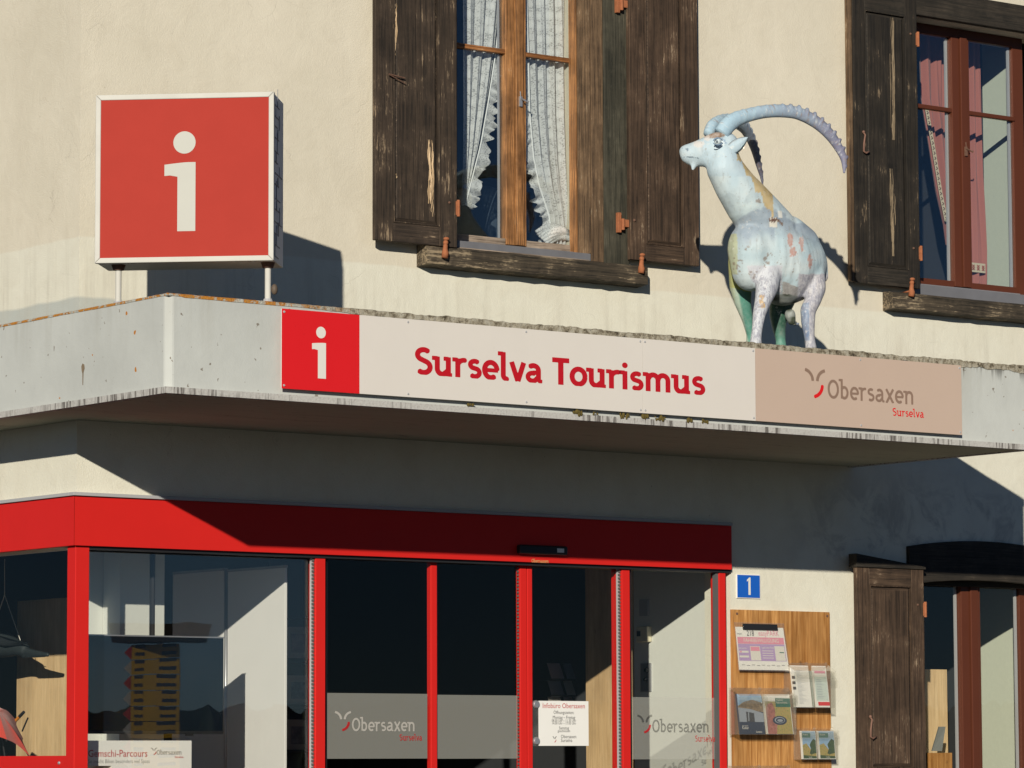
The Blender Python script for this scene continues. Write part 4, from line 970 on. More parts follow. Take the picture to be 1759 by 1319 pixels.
def ibex_paint(p, nrm):
    mot = 0
    x, y = side(p); far = p.y > -1.36
    n1, n2, n3 = hn(x, y, 9), hn(x+50, y, 3.2), hn(x, y+90, 22)
    c = lerp3((.37,.49,.56), (.49,.58,.61), n3)
    c = lerp3(c, (.60,.64,.64), .30*n1)
    if y < 300 and x < 1300: c = lerp3(c, (.38,.49,.57), .5)
    if y > 300:
        if y > poly_y(M1, x)+2*n2 and x < 1330: c = lerp3((.38,.46,.50), (.47,.56,.58), n1)
        dd = y-poly_y(M2, x)-4*n2-5*hn(x, y, 13)
        if dd > -4: c = lerp3(c, lerp3((.22,.28,.35), (.33,.39,.44), n1*.6+n3*.4), (dd+4)/4)
        lim = 402+8*math.sin(x*.09)+5*n1
        if x > 1330: lim = 385+(x-1330)*.3+6*n1
        lim -= 14; c = lerp3(c, lerp3((.36,.47,.52), (.50,.57,.59), n3), max(0, min(1, (y-lim-10*hn(x*1.2, y*.4, 6))/24)))
    # yellow ridge on the back of the neck
    edge = 300+(x-1262)*1.05
    if 1262 < x < 1328 and nrm.z > -.2 and y < 378:
        zig = abs(((x-1262)/17) % 1-.5)*26
        if y < 268+(x-1262)*1.62+zig-8+9*(n1-.5)+5*(n2-.5) and y > 250: c = lerp3((.42,.31,.13), (.52,.42,.25), n1)
    # red flowers flaked on the flank
    for fx0, fy0, w0, h0 in ((1358,411,6,15), (1362,432,7,9), (1379,419,5,16), (1394,449,5,13)):
        if ((x-fx0)/w0)**2+((y-fy0)/h0)**2 < 1.15-.9*hn(x*1.6, y*.8, 3): c = lerp3((.44,.22,.18), (.50,.44,.42), n2*.7)
    # little hut
    if 1320 < x < 1335 and 372 < y < 388 and (y-358) > abs(x-1327)*1.3: c = (.13,.07,.05) if (y < 381 and (int(x/2.6) % 2 or int(y/3) % 2)) else (.6,.57,.5)
    if 1336 < x < 1344 and 360 < y < 372: c = (.62,.62,.58)
    if 1333 < x < 1346 and 372 < y-(x-1333)*.8 < 377: c = (.15,.09,.06)
    # belly field
    if x > 1344 and x < 1390 and y > 483+(x-1345)*.35 and y < 540 and not far: c = lerp3((.25,.24,.24), (.36,.35,.34), hn(x*3, y*.6, 4))
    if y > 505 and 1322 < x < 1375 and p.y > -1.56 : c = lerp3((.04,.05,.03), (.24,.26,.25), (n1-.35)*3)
    # near legs: primer showing through, blue brushwork on the hind leg
    if y > 455 and x < 1342 and p.y < -1.52: c = lerp3((.54,.56,.59), (.42,.43,.48), n1*.7); mot = min(1, (y-455)/20)
    if y > 470 and x > 1372 and p.y < -1.46:
        c = lerp3((.48,.46,.47), (.38,.39,.44), hn(x*2.2, y*.5, 6)); mot = 1
        if x < 1392 and y > 520 and y < 585: c = lerp3((.10,.17,.30), (.34,.40,.48), hn(x*1.5, y*.6, 5))
    if far and y > 440 and x < 1330:
        c = (.32,.33,.06) if y < 492+4*n1+(x-1260)*.2 else lerp3((.07,.22,.17), (.36,.45,.37), (1266+(y-490)*.22-x)/3+.2*n1)
        if x < 1262: c = lerp3(c, (.50,.52,.30), .4)
    if 1243 < x < 1262 and 400 < y < 470: c = lerp3(c, (.42,.42,.16), .6)
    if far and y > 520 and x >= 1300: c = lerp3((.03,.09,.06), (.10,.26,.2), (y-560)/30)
    # rust and dirt blooms
    d = hn(x+9, y+4, 5)*.6+hn(x, y, 1.9)*.4
    for cx_, cy_, r_ in ((1304,520,9), (1318,447,11), (1281,427,6), (1300,345,5), (1333,455,7), (1262,455,12), (1290,470,9), (1362,466,4)):
        if math.hypot((x-cx_), (y-cy_)*.8) < r_ and d > .62: c = lerp3(c, (.20,.14,.10), .75)
    if 1299 < x < 1308 and 505 < y < 528 and n2 > .35: c = (.50,.33,.14)
    if d > .87: c = lerp3(c, (.22,.18,.15), .6)
    if x < 1245 and y < 233+(1210-x)*-.1 and x > 1196 and y < 246-(x-1196)*.36: c = lerp3((.20,.11,.06), (.40,.34,.30), n2)
    if x < 1200 and y < 265: c = lerp3(c, (.56,.60,.60), .5*n1)
    if 1186 < x < 1214 and y < 250 and n1 > .5: c = lerp3(c, (.62,.56,.52), .6)
    # eye
    ex_, ey_ = (x-1233), (y-243)
    if p.y < -1.38:
        q = math.hypot(ex_/1.15, ey_)
        if q < 6.2: c = (.58,.66,.70)
        if 6.2 <= q < 9.0 and ey_ < 0: c = (.22,.32,.43)
    # mouth and nostril
    if abs(y-(266.5+max(0, (x-1178))*.12)) < .9 and 1168 < x < 1194: c = (.10,.14,.18)
    if math.hypot(x-1174.5, (y-254)*.8) < 2.2: c = (.14,.2,.27)
    return (*c, mot)
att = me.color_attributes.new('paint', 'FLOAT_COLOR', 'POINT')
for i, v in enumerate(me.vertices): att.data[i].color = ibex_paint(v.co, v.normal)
t = NT('painted_statue'); at_ = t.n('Attribute', attribute_name='paint'); v = t.coord(world=True)
col = t.mix(t.math('MULTIPLY', t.ramp(t.noise(v, 38, 4, .6), [(.4,0),(.7,1)]), .10), at_.outputs['Color'], (.55,.58,.6))
col = t.mix(t.math('MULTIPLY', t.ramp(t.noise(t.coord(world=True, scale=(1,1,.3)), 90, 3, .6), [(.66,0),(.74,1)]), .22), col, (.2,.19,.2))
chip = t.math('MULTIPLY', t.ramp(t.noise(v, 24, 5, .75), [(.60,0),(.63,1)]), t.ramp(t.noise(v, 4, 2), [(.48,0),(.58,1)]))
col = t.mix(t.math('MULTIPLY', chip, .55), col, (.60,.60,.57))
grim = t.math('MULTIPLY', t.ramp(t.noise(t.coord(world=True, scale=(1,1,.2)), 30, 5, .7), [(.55,0),(.70,1)]), .38)
col = t.mix(grim, col, (.25,.24,.22))
spk = t.ramp(t.noise(v, 85, 2, .5), [(.70,0),(.73,1)]); col = t.mix(t.math('MULTIPLY', spk, .7), col, (.14,.10,.07))
sk = t.noise(t.coord(world=True, scale=(1,1,.4)), 62, 4, .7)
col = t.mix(t.math('MULTIPLY', t.ramp(sk, [(.47,0),(.56,1)]), t.math('MULTIPLY', at_.outputs['Alpha'], .6)), col, (.21,.21,.27))
col = t.mix(t.math('MULTIPLY', t.ramp(t.noise(v, 44, 3, .6), [(.60,0),(.66,1)]), t.math('MULTIPLY', at_.outputs['Alpha'], .5)), col, (.68,.68,.68))
t.bsdf(col, .55, 0, t.bump(t.math('ADD', t.noise(v, 30, 4, .6), t.math('MULTIPLY', t.noise(v, 150, 2), .25)), .35, .008), .35)
STATUE = t.mat
me.materials.append(STATUE); me.transform(Matrix.Translation(-base)); me.shade_smooth()
bo = bpy.data.objects.new('body', me); COL.objects.link(bo); bo.parent = IB
def smoothpath(pts, n=6):
    out = []
    P = [pts[0]]+pts+[pts[-1]]
    for i in range(1, len(P)-2):
        for k in range(n):
            t = k/n; a, b, c, d = [P[i-1+j] for j in range(4)]
            out.append(tuple(.5*((2*b[m])+(-a[m]+c[m])*t+(2*a[m]-5*b[m]+4*c[m]-d[m])*t*t+(-a[m]+3*b[m]-3*c[m]+d[m])*t**3) for m in range(len(b))))
    out.append(pts[-1]); return out
def horn(name, pts, phase, c0, c1, knob0):
    """curved horn, oval in section, with cross ridges swelling on its front side; pts = (px, py, Y, radius px)"""
    sp = smoothpath(pts, 22); N = len(sp); nn = 14
    cen = [at(q[0], q[1], q[2]) for q in sp]; rad = [max(.2, q[3])/K for q in sp]
    cum = [0]
    for a, b in zip(cen, cen[1:]): cum.append(cum[-1]+(b-a).length)
    mb = MB(); vs = []; prevn = None
    ctr = sum(cen, Vector())/N
    for i in range(N):
        t = (cen[min(i+1,N-1)]-cen[max(i-1,0)]).normalized()
        out = (cen[i]-(ctr-Vector((0,0,.25)))); out = (out-t*out.dot(t)).normalized(); sd_ = t.cross(out)
        ph = (cum[i]-phase)/.062; k = max(0, math.cos(2*math.pi*ph))**1.2
        amp = .0125*min(1, max(.12, (cum[i]/cum[-1]-knob0)*5))*min(1, (1-cum[i]/cum[-1])*9)
        for j in range(nn):
            a = 2*math.pi*j/nn; ca, sa = math.cos(a), math.sin(a)
            r = rad[i]*(1 if ca > 0 else .92); w_ = max(0, ca)**.8
            vs.append(cen[i]+out*ca*(r+amp*k*w_*1.7)+sd_*sa*(r*.80+amp*k*.5*max(0, ca+.3)))
    mb.add(vs, [(i*nn+j, i*nn+(j+1)%nn, (i+1)*nn+(j+1)%nn, (i+1)*nn+j) for i in range(N-1) for j in range(nn)]+[tuple(range(nn-1,-1,-1)), tuple((N-1)*nn+j for j in range(nn))])
    o = obj(name, mb, STATUE, IB, smooth=True); a_ = o.data.color_attributes.new('paint', 'FLOAT_COLOR', 'POINT')
    for i in range(N):
        f = cum[i]/cum[-1]
        for j in range(nn):
            x, y = sp[i][0], sp[i][1]; n_ = hn(x+j*3, y, 4); c = lerp3(c0, c1, (f-.12)*1.5+.3*(n_-.5))
            if hn(x*1.7, y+j*4, 3) > .86: c = lerp3(c, (.58,.60,.60), .5)
            if hn(x*1.7+40, y+j*4, 4) > .82: c = lerp3(c, (.25,.17,.13), .6)
            a_.data[i*nn+j].color = (*c, .25*f)
    return o
horn('horn', [(1240,230,-1.41,15),(1252,214,-1.42,15.5),(1268,204,-1.43,14),(1290,197,-1.45,12.5),(1315,192,-1.48,12.2),(1342,191,-1.51,12.2),(1370,195,-1.54,12),(1398,208,-1.57,12),(1421,227,-1.60,11),(1438,250,-1.62,9),(1449,273,-1.64,6.5),(1450,297,-1.65,2)],
     0, (.33,.47,.57), (.17,.17,.25), .35)
horn('horn', [(1217,232,-1.33,11.5),(1224,218,-1.31,13),(1240,209,-1.26,13),(1258,208,-1.20,12.5),(1274,216,-1.13,12),(1286,232,-1.07,10.5),(1296,256,-1.01,9),(1303,283,-.96,6.5),(1308,303,-.93,4),(1310,318,-.92,1.5)],
     .02, (.33,.46,.55), (.13,.13,.18), .3)
# ears
def ear(tipx, tipy, tY, bx, by, bY, w0, parent):
    a, b = at(bx, by, bY), at(tipx, tipy, tY); ax = (b-a); L = ax.length; ax.normalize()
    sidev = ax.cross(_fw).normalized(); dep = ax.cross(sidev).normalized()
    mb = MB(); n = 12; vs = []
    for i in range(n+1):
        f = i/n; w_ = w0*math.sin(math.pi*min(1, (f*.86+.14)))**.75*(1-.25*f); c = a+ax*L*f
        row = [c+sidev*w_*s+dep*(.016*(1-abs(s)**2)*k) for s in (-1,-.6,0,.6,1) for k in (1,)]
        row2 = [c+sidev*w_*s*.9+dep*(-.008*(1-abs(s)**2)) for s in (1,.6,0,-.6,-1)]
        vs += row+row2
    mb.add(vs, [(i*10+k, i*10+(k+1)%10, i*10+10+(k+1)%10, i*10+10+k) for i in range(n) for k in range(10)]+[tuple(range(9,-1,-1)), tuple(n*10+k for k in range(10))])
    o = obj('ear', mb, STATUE, parent, smooth=True); a_ = o.data.color_attributes.new('paint', 'FLOAT_COLOR', 'POINT')
    for i, d in enumerate(a_.data): d.color = (.55,.62,.66,0) if i % 10 >= 4 else (.36,.47,.54,0)
    return o
ear(1285, 235, -1.56, 1250, 262, -1.46, .052, IB)
ey = obj('eye', MB().ball(at(1233,243,-1.468), .026, 14, 10), plain('pale_blue_eye', (.50,.58,.62), .4), IB, smooth=True)
obj('pupil', MB().ball(at(1231.5,242,-1.493), .0065, 10, 8), plain('grey_blue_pupil', (.15,.2,.24), .4), ey, smooth=True)
mb = MB()
for a0, a1, rr_ in ((15, 165, 1.0), (195, 345, .85)):
    mb.tube([at(1233+8.2*math.cos(math.radians(a)), 243.5-6.3*rr_*math.sin(math.radians(a)), -1.482) for a in range(a0, a1+1, 15)], [.003,.005,.006]+[.0065]*5+[.006,.005,.003] if a0 == 15 else [.002]+[.004]*9+[.002], 6)
obj('eyelid', mb, plain('blue_eyelid', (.20,.29,.40), .5), ey, smooth=True)

# ------------------------------------------------------------------ curtains
def lace_mat():
    t = NT('lace'); p = t.coord(world=True, scale=(1,.35,1))
    vo = t.n('TexVoronoi', feature='F1'); vo.inputs['Scale'].default_value = 85; t.l(p, vo.inputs['Vector'])
    fl_ = t.n('TexVoronoi', feature='F1'); fl_.inputs['Scale'].default_value = 11; fl_.inputs['Randomness'].default_value = .35; t.l(p, fl_.inputs['Vector'])
    mesh = t.ramp(vo.outputs['Distance'], [(.28,0),(.5,1)])
    flower = t.ramp(t.math('ADD', fl_.outputs['Distance'], t.math('MULTIPLY', vo.outputs['Distance'], .25)), [(.40,1),(.46,0)])
    op = t.math('MAXIMUM', t.math('MULTIPLY', mesh, .75), t.math('MULTIPLY', flower, .95)); op = t.math('ADD', t.math('MULTIPLY', op, .55), .50, True)
    tr = t.n('BsdfTransparent'); d = t.n('BsdfDiffuse'); d.inputs[0].default_value = (.74,.74,.72,1); tl = t.n('BsdfTranslucent'); tl.inputs[0].default_value = (.6,.6,.6,1)
    m1 = t.n('MixShader'); m1.inputs[0].default_value = .25; t.l(d.outputs[0], m1.inputs[1]); t.l(tl.outputs[0], m1.inputs[2])
    m = t.n('MixShader'); t.l(op, m.inputs[0]); t.l(tr.outputs[0], m.inputs[1]); t.l(m1.outputs[0], m.inputs[2]); t.l(m.outputs[0], t.out.inputs[0]); return t.mat
LACE = lace_mat()
def curtain(Lp, Rp, Y, amp, folds, mat, name, label, nz=46, nx=80, ph=0, grp=None, ruffle=0):
    """Lp, Rp: lists of (z, x) for both edges, top to bottom"""
    def ed(P, z):
        for (a, xa), (b, xb) in zip(P, P[1:]):
            if b <= z <= a: return xa+(xb-xa)*(a-z)/(a-b)
        return P[0][1] if z > P[0][0] else P[-1][1]
    z1, z0 = max(Lp[0][0], Rp[0][0]), min(Lp[-1][0], Rp[-1][0]); vs = []
    for j in range(nz+1):
        z = z1+(z0-z1)*j/nz; a, b = ed(Lp, z), ed(Rp, z)
        for i in range(nx+1):
            f = i/nx; s = math.sin(2*math.pi*(folds*f+ph+.12*math.sin(3*f+z)))
            vs.append((a+(b-a)*f+amp*.25*math.cos(2*math.pi*folds*f)*(b-a), Y+amp*(s+.35*math.sin(2*math.pi*(folds*2.3*f+.4*z))), z))
    mb = MB().add(vs, [(j*(nx+1)+i, (j+1)*(nx+1)+i, (j+1)*(nx+1)+i+1, j*(nx+1)+i+1) for j in range(nz) for i in range(nx)])
    c = tag(obj(name, mb, mat, None, smooth=True, org=((Lp[-1][1]+Rp[-1][1])/2, Y, z0)), label, 'curtain', grp)
    if ruffle:
        side_, wd = (Rp, 1) if ruffle > 0 else (Lp, -1); n = 240; vs = []
        for k in range(n+1):
            z = z1+(z0-z1)*k/n; x = ed(side_, z); q = math.sin(z*70+3*math.sin(z*9)+2*math.sin(z*23)); wv = .080+.012*math.sin(z*70+.8+3*math.sin(z*9))+.014*math.sin(z*23)+.008*math.sin(z*131)
            for m_ in range(4):
                f = m_/3; vs.append((x+wd*wv*f, Y-.01+.028*f*q, z-.035*f+.010*f*math.cos(z*62)))
        obj('ruffle', MB().add(vs, [(4*k+m_, 4*k+4+m_, 4*k+5+m_, 4*k+1+m_) for k in range(n) for m_ in range(3)]), mat, c, smooth=True)
        obj('hem_tape', MB().tube([(ed(side_, z1+(z0-z1)*k/30), Y-.012, z1+(z0-z1)*k/30) for k in range(31)], .006, 6), plain('white_cotton', (.74,.74,.72), .9), c)
    return c
Yc = .275
pt = lambda px, py, Y=Yc: (fz(px, py, Y), fx(px, py, Y))
curtain([(6.7, fx(795,0,Yc)), pt(796,200), pt(795,300), pt(793,352)], [(6.7, fx(866,0,Yc)), pt(850,90), pt(838,170), pt(824,250), pt(806,320), pt(798,352)], Yc, .016, 3.2, LACE, 'lace_curtain', 'white lace curtain drawn to the left behind the left casement', ruffle=1)
curtain([(6.7, fx(902,0,Yc)), pt(906,100), pt(908,190), pt(915,270), pt(925,320), pt(942,372), pt(948,418)], [(6.7, fx(978,0,Yc)), pt(979,200), pt(982,360), pt(984,418)], Yc, .022, 4.6, LACE, 'lace_curtain', 'white lace curtain behind the right casement gathered at its foot', ruffle=-1)
# bunched swag at the foot of the right curtain
mb = MB(); ra = random.Random(5)
for k in range(7):
    P = [at(921+k*3+q*11, 388-abs(q-2.5)*-1.5+k*4-10*math.sin(q/5*math.pi)*(.6+.1*k)+6, Yc-.03) for q in range(6)]
    mb.tube([p_ + Vector((0, .01*math.sin(k+i), 0)) for i, p_ in enumerate(P)], [.012,.02,.024,.024,.02,.012], 8)
tag(obj('curtain_tie', mb, LACE, None, smooth=True, org=at(950,400,Yc-.03)), 'bunched lace tie at the foot of the right lace curtain', 'curtain tie')
tag(obj('dark_round_object', MB().ball(at(830,395,1.1), (.30,.3,.34), 20, 14), plain('dark_object_surface', (.03,.045,.065), .7), None, smooth=True, org=at(830,440,1.1)), 'dark round object behind the left casement of the lace window', 'chair back')  # dark ball for a round object of unknown kind
def cloth_mat(name, a, b):
    t = NT(name); p = t.coord(world=True)
    t.bsdf(t.mix(t.noise(p, 300, 2), a, b), .9, 0, t.bump(t.noise(p, 400, 2), .2, .002), .1, Sheen_Weight=.2); return t.mat
PINK = cloth_mat('dusty_pink_cloth', (.30,.105,.085), (.38,.15,.12))
Yc = .48
cc = curtain([(6.9, fx(1578,0,Yc)), pt(1582,170,Yc), pt(1596,255,Yc), pt(1608,330,Yc), pt(1622,385,Yc), pt(1627,420,Yc)], [(6.9, fx(1634,0,Yc)), pt(1636,300,Yc), pt(1634,420,Yc)], Yc, .03, 3.0, PINK, 'pink_curtain', 'pink curtain swept aside behind the left pane of the right upper window')
def braid(parent, Pz, wd, Y):
    mb = MB(); m2 = MB()
    for (z, x), (z_, x_) in zip(Pz, Pz[1:]):
        mb.add([(x,Y,z),(x+wd,Y,z),(x_+wd,Y,z_),(x_,Y,z_)], [(0,1,2,3)])
    obj('braid', mb, plain('cream_braid', (.58,.50,.36), .9, 0, .1, 40), parent)
    z1, z0 = Pz[0][0], Pz[-1][0]; n = int((z1-z0)/.04)
    for k in range(n):
        z = z1+(z0-z1)*(k+.5)/n
        for (a, xa), (b, xb) in zip(Pz, Pz[1:]):
            if b <= z <= a: x = xa+(xb-xa)*(a-z)/(a-b)
        m2.tube([(x+wd*.3,Y-.002,z+.012),(x+wd*.7,Y-.002,z),(x+wd*.3,Y-.002,z-.012)], .004, 5)
    obj('braid_pattern', m2, plain('dark_embroidery', (.10,.045,.04), .9), parent)
braid(cc, [pt(1587,180,Yc-.04), pt(1600,255,Yc-.04), pt(1612,330,Yc-.04), pt(1622,380,Yc-.04)], .040, Yc-.045)
cc = curtain([(6.9, fx(1662,0,Yc)), pt(1664,430,Yc), pt(1665,486,Yc)], [(6.9, fx(1682,0,Yc)), pt(1686,300,Yc), pt(1692,430,Yc), pt(1692,486,Yc)], Yc, .02, 1.6, PINK, 'pink_curtain', 'narrow pink curtain behind the right pane of the right upper window')
z_a, z_b = fz(1680, 452, Yc-.03), fz(1680, 468, Yc-.03); x_a, x_b = fx(1667,460,Yc-.03), fx(1692,460,Yc-.03)
obj('braid', MB().box(x_a, x_b, Yc-.034, Yc-.03, z_b, z_a), plain('cream_braid', (.58,.50,.36), .9, 0, .1, 40), cc)
mb = MB()
for k in range(3):
    cx_ = x_a+(k+.5)*(x_b-x_a)/3; 
    for s in (-1, 1): mb.tube([(cx_-.012*s, Yc-.037, (z_a+z_b)/2-.02),(cx_+.012*s, Yc-.037, (z_a+z_b)/2),(cx_-.012*s, Yc-.037, (z_a+z_b)/2+.02)], .004, 5)
obj('braid_pattern', mb, plain('red_embroidery', (.30,.05,.035), .9), cc)

# ------------------------------------------------------------------ notice board and what hangs on it
YN = -.028
nx0, nx1 = fx(1259,1150,YN), fx(1426.5,1150,YN); nzt = fz(1340,1049,YN)
nb = empty('notice_board', ((nx0+nx1)/2, -.001, .45), 'varnished orange wooden board carrying leaflets beside the shop door', 'notice board')
for k in range(5):
    a = nx0+(nx1-nx0)*k/5; b = nx0+(nx1-nx0)*(k+1)/5
    obj('board', MB().box(a+.0006, b-.0006, YN+(.0006 if k % 2 else 0), -.001, .45, nzt), PINE_O, nb, bev=.0012)
for px, py in ((1266,1054),(1421,1058)):
    q = at(px, py, YN-.002); obj('screw', MB().tube([(q.x,YN,q.z),(q.x,YN-.004,q.z)], .010, 8), RUSTD, nb)
# parking notice in a clear sleeve with a black clip, its foot standing off the board
P0 = at(1263,1067,-.04); P1 = at(1345,1072,-.04); P2 = at(1355,1151,-.13); P3 = at(1267,1150,-.13)
P2.z = P3.z = (P2.z+P3.z)/2; P0.z = P1.z = (P0.z+P1.z)/2
px0, px1, pz1, pz0 = P0.x, P1.x, P0.z, P3.z
MS = Matrix(((1,0,0,px0),(0,1,(-.085)/(-(pz1-pz0)) ,-.045),(0,0,1,pz1),(0,0,0,1)))
pw = px1-px0; ph_ = pz1-pz0
def xfS(mb): 
    mb.v = [(px0+x*(1+.05*(-z/ph_)), -.034+y-.045*(-z/ph_), pz1+z) for x, y, z in mb.v]; return mb
sl = tag(obj('parking_notice', xfS(MB().box(.002, pw, 0, .003, -ph_, -.035)), PAPER, None, org=(px0+pw/2, -.04, pz0)), 'white and lilac parking permit notice in a clear sleeve under a black clip', 'notice')
obj('sleeve', xfS(MB().box(-.012, pw+.010, -.004, -.0025, -ph_-.01, 0)), ACRYL, sl)
obj('clip', xfS(MB().box(pw*.14, pw*.86, -.016, -.005, -.055, -.010)), BLACK, sl, bev=.003)
LILAC = paint('lilac_print', (.42,.30,.52), .7, .05); PINKP = paint('pink_print', (.68,.27,.36), .7, .05); BLKP = paint('black_print', (.03,.03,.035), .7); DGREEN = paint('dark_green_print', (.02,.13,.09), .6)
obj('print', xfS(MB().rect(.01, pw-.012, -ph_*.45, -ph_*.31, -.0012)), PINKP, sl)
obj('print', xfS(MB().rect(.01, pw-.012, -ph_*.81, -ph_*.455, -.0012)), LILAC, sl)
mb = MB(); small_text(mb, 'FAHRBEWILLIGUNG', pw*.14, -ph_*.415, .042, -.0018, .92); obj('print', xfS(mb), WHITE_P, sl)
mb = MB(); small_text(mb, '218', pw*.22, -ph_*.28, .058, -.0018, .85); small_text(mb, 'Parkplatz', .008, -ph_*.255, .014, -.0018)
for k in range(9): 
    mb.rect(pw*(.06+.1*k), pw*(.06+.1*k)+pw*.065, -ph_*(.90+.012*(k%2)), -ph_*(.892+.012*(k%2)), -.0018)
obj('print', xfS(mb), BLKP, sl)
mb = MB(); small_text(mb, 'easyPARK', pw*.46, -ph_*.275, .058, -.0018, .85); obj('print', xfS(mb), PINKP, sl)
mb = MB()
mb.rect(pw*.26, pw*.46, -ph_*.80, -ph_*.50, -.0018).rect(pw*.76, pw*.96, -ph_*.80, -ph_*.49, -.0018)
for k in range(4): mb.rect(pw*.50, pw*.72, -ph_*(.60+.05*k), -ph_*(.588+.05*k), -.0018)
mb.rect(.016, pw*.22, -ph_*.64, -ph_*.60, -.0018).rect(.016, pw*.22, -ph_*.74, -ph_*.70, -.0018)
small_text(mb, 'Lade dein Park', pw*.5, -ph_*.545, .022, -.0018, .9); small_text(mb, 'Jetzt parken', .014, -ph_*.56, .018, -.0018, .9)
obj('print', xfS(mb), WHITE_P, sl)
obj('print', xfS(MB().rect(pw*.27, pw*.45, -ph_*.60, -ph_*.51, -.0022)), PINKP, sl); obj('print', xfS(MB().rect(.022, .040, -ph_*.635, -ph_*.605, -.0022)), PINKP, sl)
obj('print', xfS(MB().rect(pw*.85, pw*.94, -ph_*.635, -ph_*.615, -.0022)), DGREEN, sl)

def holder(px0_, px1_, pyt, pyb, Y, depth, cells, label, tall=.06):
    """clear acrylic leaflet pockets: tilted lid line, front, sides, floor and partitions"""
    Yf_ = Y-depth
    a, b = fx(px0_, (pyt+pyb)/2, Yf_), fx(px1_, (pyt+pyb)/2, Yf_); pm = (px0_+px1_)/2
    z1, z0 = fz(pm, pyt, Yf_), fz(pm, pyb, Yf_); g = .004
    h = empty('leaflet_holder', ((a+b)/2, Y, z0), label, 'leaflet holder', 'clear leaflet holders on the notice board')
    obj('back', MB().box(a, b, Y-g, Y, z0, z1+tall*.2), ACRYL, h)
    obj('front', MB().box(a, b, Yf_, Yf_+g, z0, z1-tall), ACRYL, h)
    obj('floor', MB().box(a, b, Yf_+g, Y-g, z0, z0+g), ACRYL, h)
    for k in range(cells+1):
        x = a+(b-a)*k/cells; x = min(x, b-g)
        obj('side', MB().add([(x,Yf_+g,z0+g),(x+g,Yf_+g,z0+g),(x+g,Y-g,z0+g),(x,Y-g,z0+g),(x,Yf_+g,z1-tall),(x+g,Yf_+g,z1-tall),(x+g,Y-g,z1),(x,Y-g,z1)], [(0,3,2,1),(4,5,6,7),(0,1,5,4),(1,2,6,5),(2,3,7,6),(3,0,4,7)]), ACRYL, h)
        obj('hinge_lug', MB().box(x, x+.01, Y-.03, Y-.012, z1-.005, z1+.02), ACRYL, h)
    obj('lid', MB().add([(a-.006,Y-.01,z1+.012),(b+.006,Y-.01,z1+.012),(b+.006,Yf_-.012,z1-tall+.012),(a-.006,Yf_-.012,z1-tall+.012),(a-.006,Y-.01,z1+.009),(b+.006,Y-.01,z1+.009),(b+.006,Yf_-.012,z1-tall+.009),(a-.006,Yf_-.012,z1-tall+.009),
        (b+.006,Yf_-.012,z1-tall-.05),(a-.006,Yf_-.012,z1-tall-.05),(b+.006,Yf_-.0095,z1-tall-.05),(a-.006,Yf_-.0095,z1-tall-.05)], [(0,3,2,1),(4,5,6,7),(0,1,5,4),(1,2,6,5),(3,0,4,7),(2,3,9,8),(6,10,11,7)]), ACRYL, h)
    return a, b, z0+g+.002, z1, Yf_+g
def leaflet(x0, x1, z0, z1, Y, mat, label, cat='leaflet', lean=.03, t_=.012):
    o = tag(obj('leaflet', MB().add([(x0,Y,z0),(x1,Y,z0),(x1,Y+t_,z0),(x0,Y+t_,z0),(x0,Y+lean,z1),(x1,Y+lean,z1),(x1,Y+lean+t_,z1),(x0,Y+lean+t_,z1)], [(0,3,2,1),(4,5,6,7),(0,1,5,4),(1,2,6,5),(2,3,7,6),(3,0,4,7)]), mat, None, org=((x0+x1)/2, Y, z0)), label, cat)
    def pr(mb, m_, nm='print'):       # printed patches in fractions of the cover
        H_, W_ = z1-z0, x1-x0
        mb.v = [(x0+u*W_, Y+lean*v-.0012-q*.0004, z0+v*H_) for u, q, v in mb.v]; return obj(nm, mb, m_, o)
    return o, pr
def pic_mat(name, stops, scale=6, seed=0):
    t = NT(name); v = t.coord(scale=(1,1,1)); n = t.n('TexNoise', noise_dimensions='4D'); n.inputs['W'].default_value = seed; n.inputs['Scale'].default_value = scale; n.inputs['Detail'].default_value = 6; n.inputs['Roughness'].default_value = .65
    t.l(v, n.inputs['Vector']); t.bsdf(t.ramp(n.outputs[0], stops), .4, 0, None, .4); return t.mat
def R_(u0, u1, v0, v1, q=0): return MB().add([(u0,q,v0),(u1,q,v0),(u1,q,v1),(u0,q,v1)], [(0,1,2,3)])
def PG(pts, q=0): return MB().add([(u,q,v) for u, v in pts], [tuple(range(len(pts)))])
SKYB = pic_mat('printed_sky', [(.3,(.16,.30,.50)),(.6,(.35,.48,.62)),(.8,(.62,.68,.72))], 12)
MEADOW = pic_mat('printed_meadow', [(.3,(.05,.08,.02)),(.45,(.30,.28,.07)),(.55,(.42,.28,.09)),(.68,(.10,.12,.03))], 90, 2)
TREES = pic_mat('printed_trees', [(.35,(.01,.025,.008)),(.6,(.04,.09,.02)),(.8,(.12,.17,.05))], 140, 4)
NAVY = paint('navy_print', (.012,.022,.05), .4); GREYP = paint('grey_print', (.25,.28,.33), .5, .15); SKIN = pic_mat('printed_red_brown', [(.3,(.16,.05,.04)),(.55,(.36,.13,.10)),(.8,(.5,.3,.24))], 25, 6)
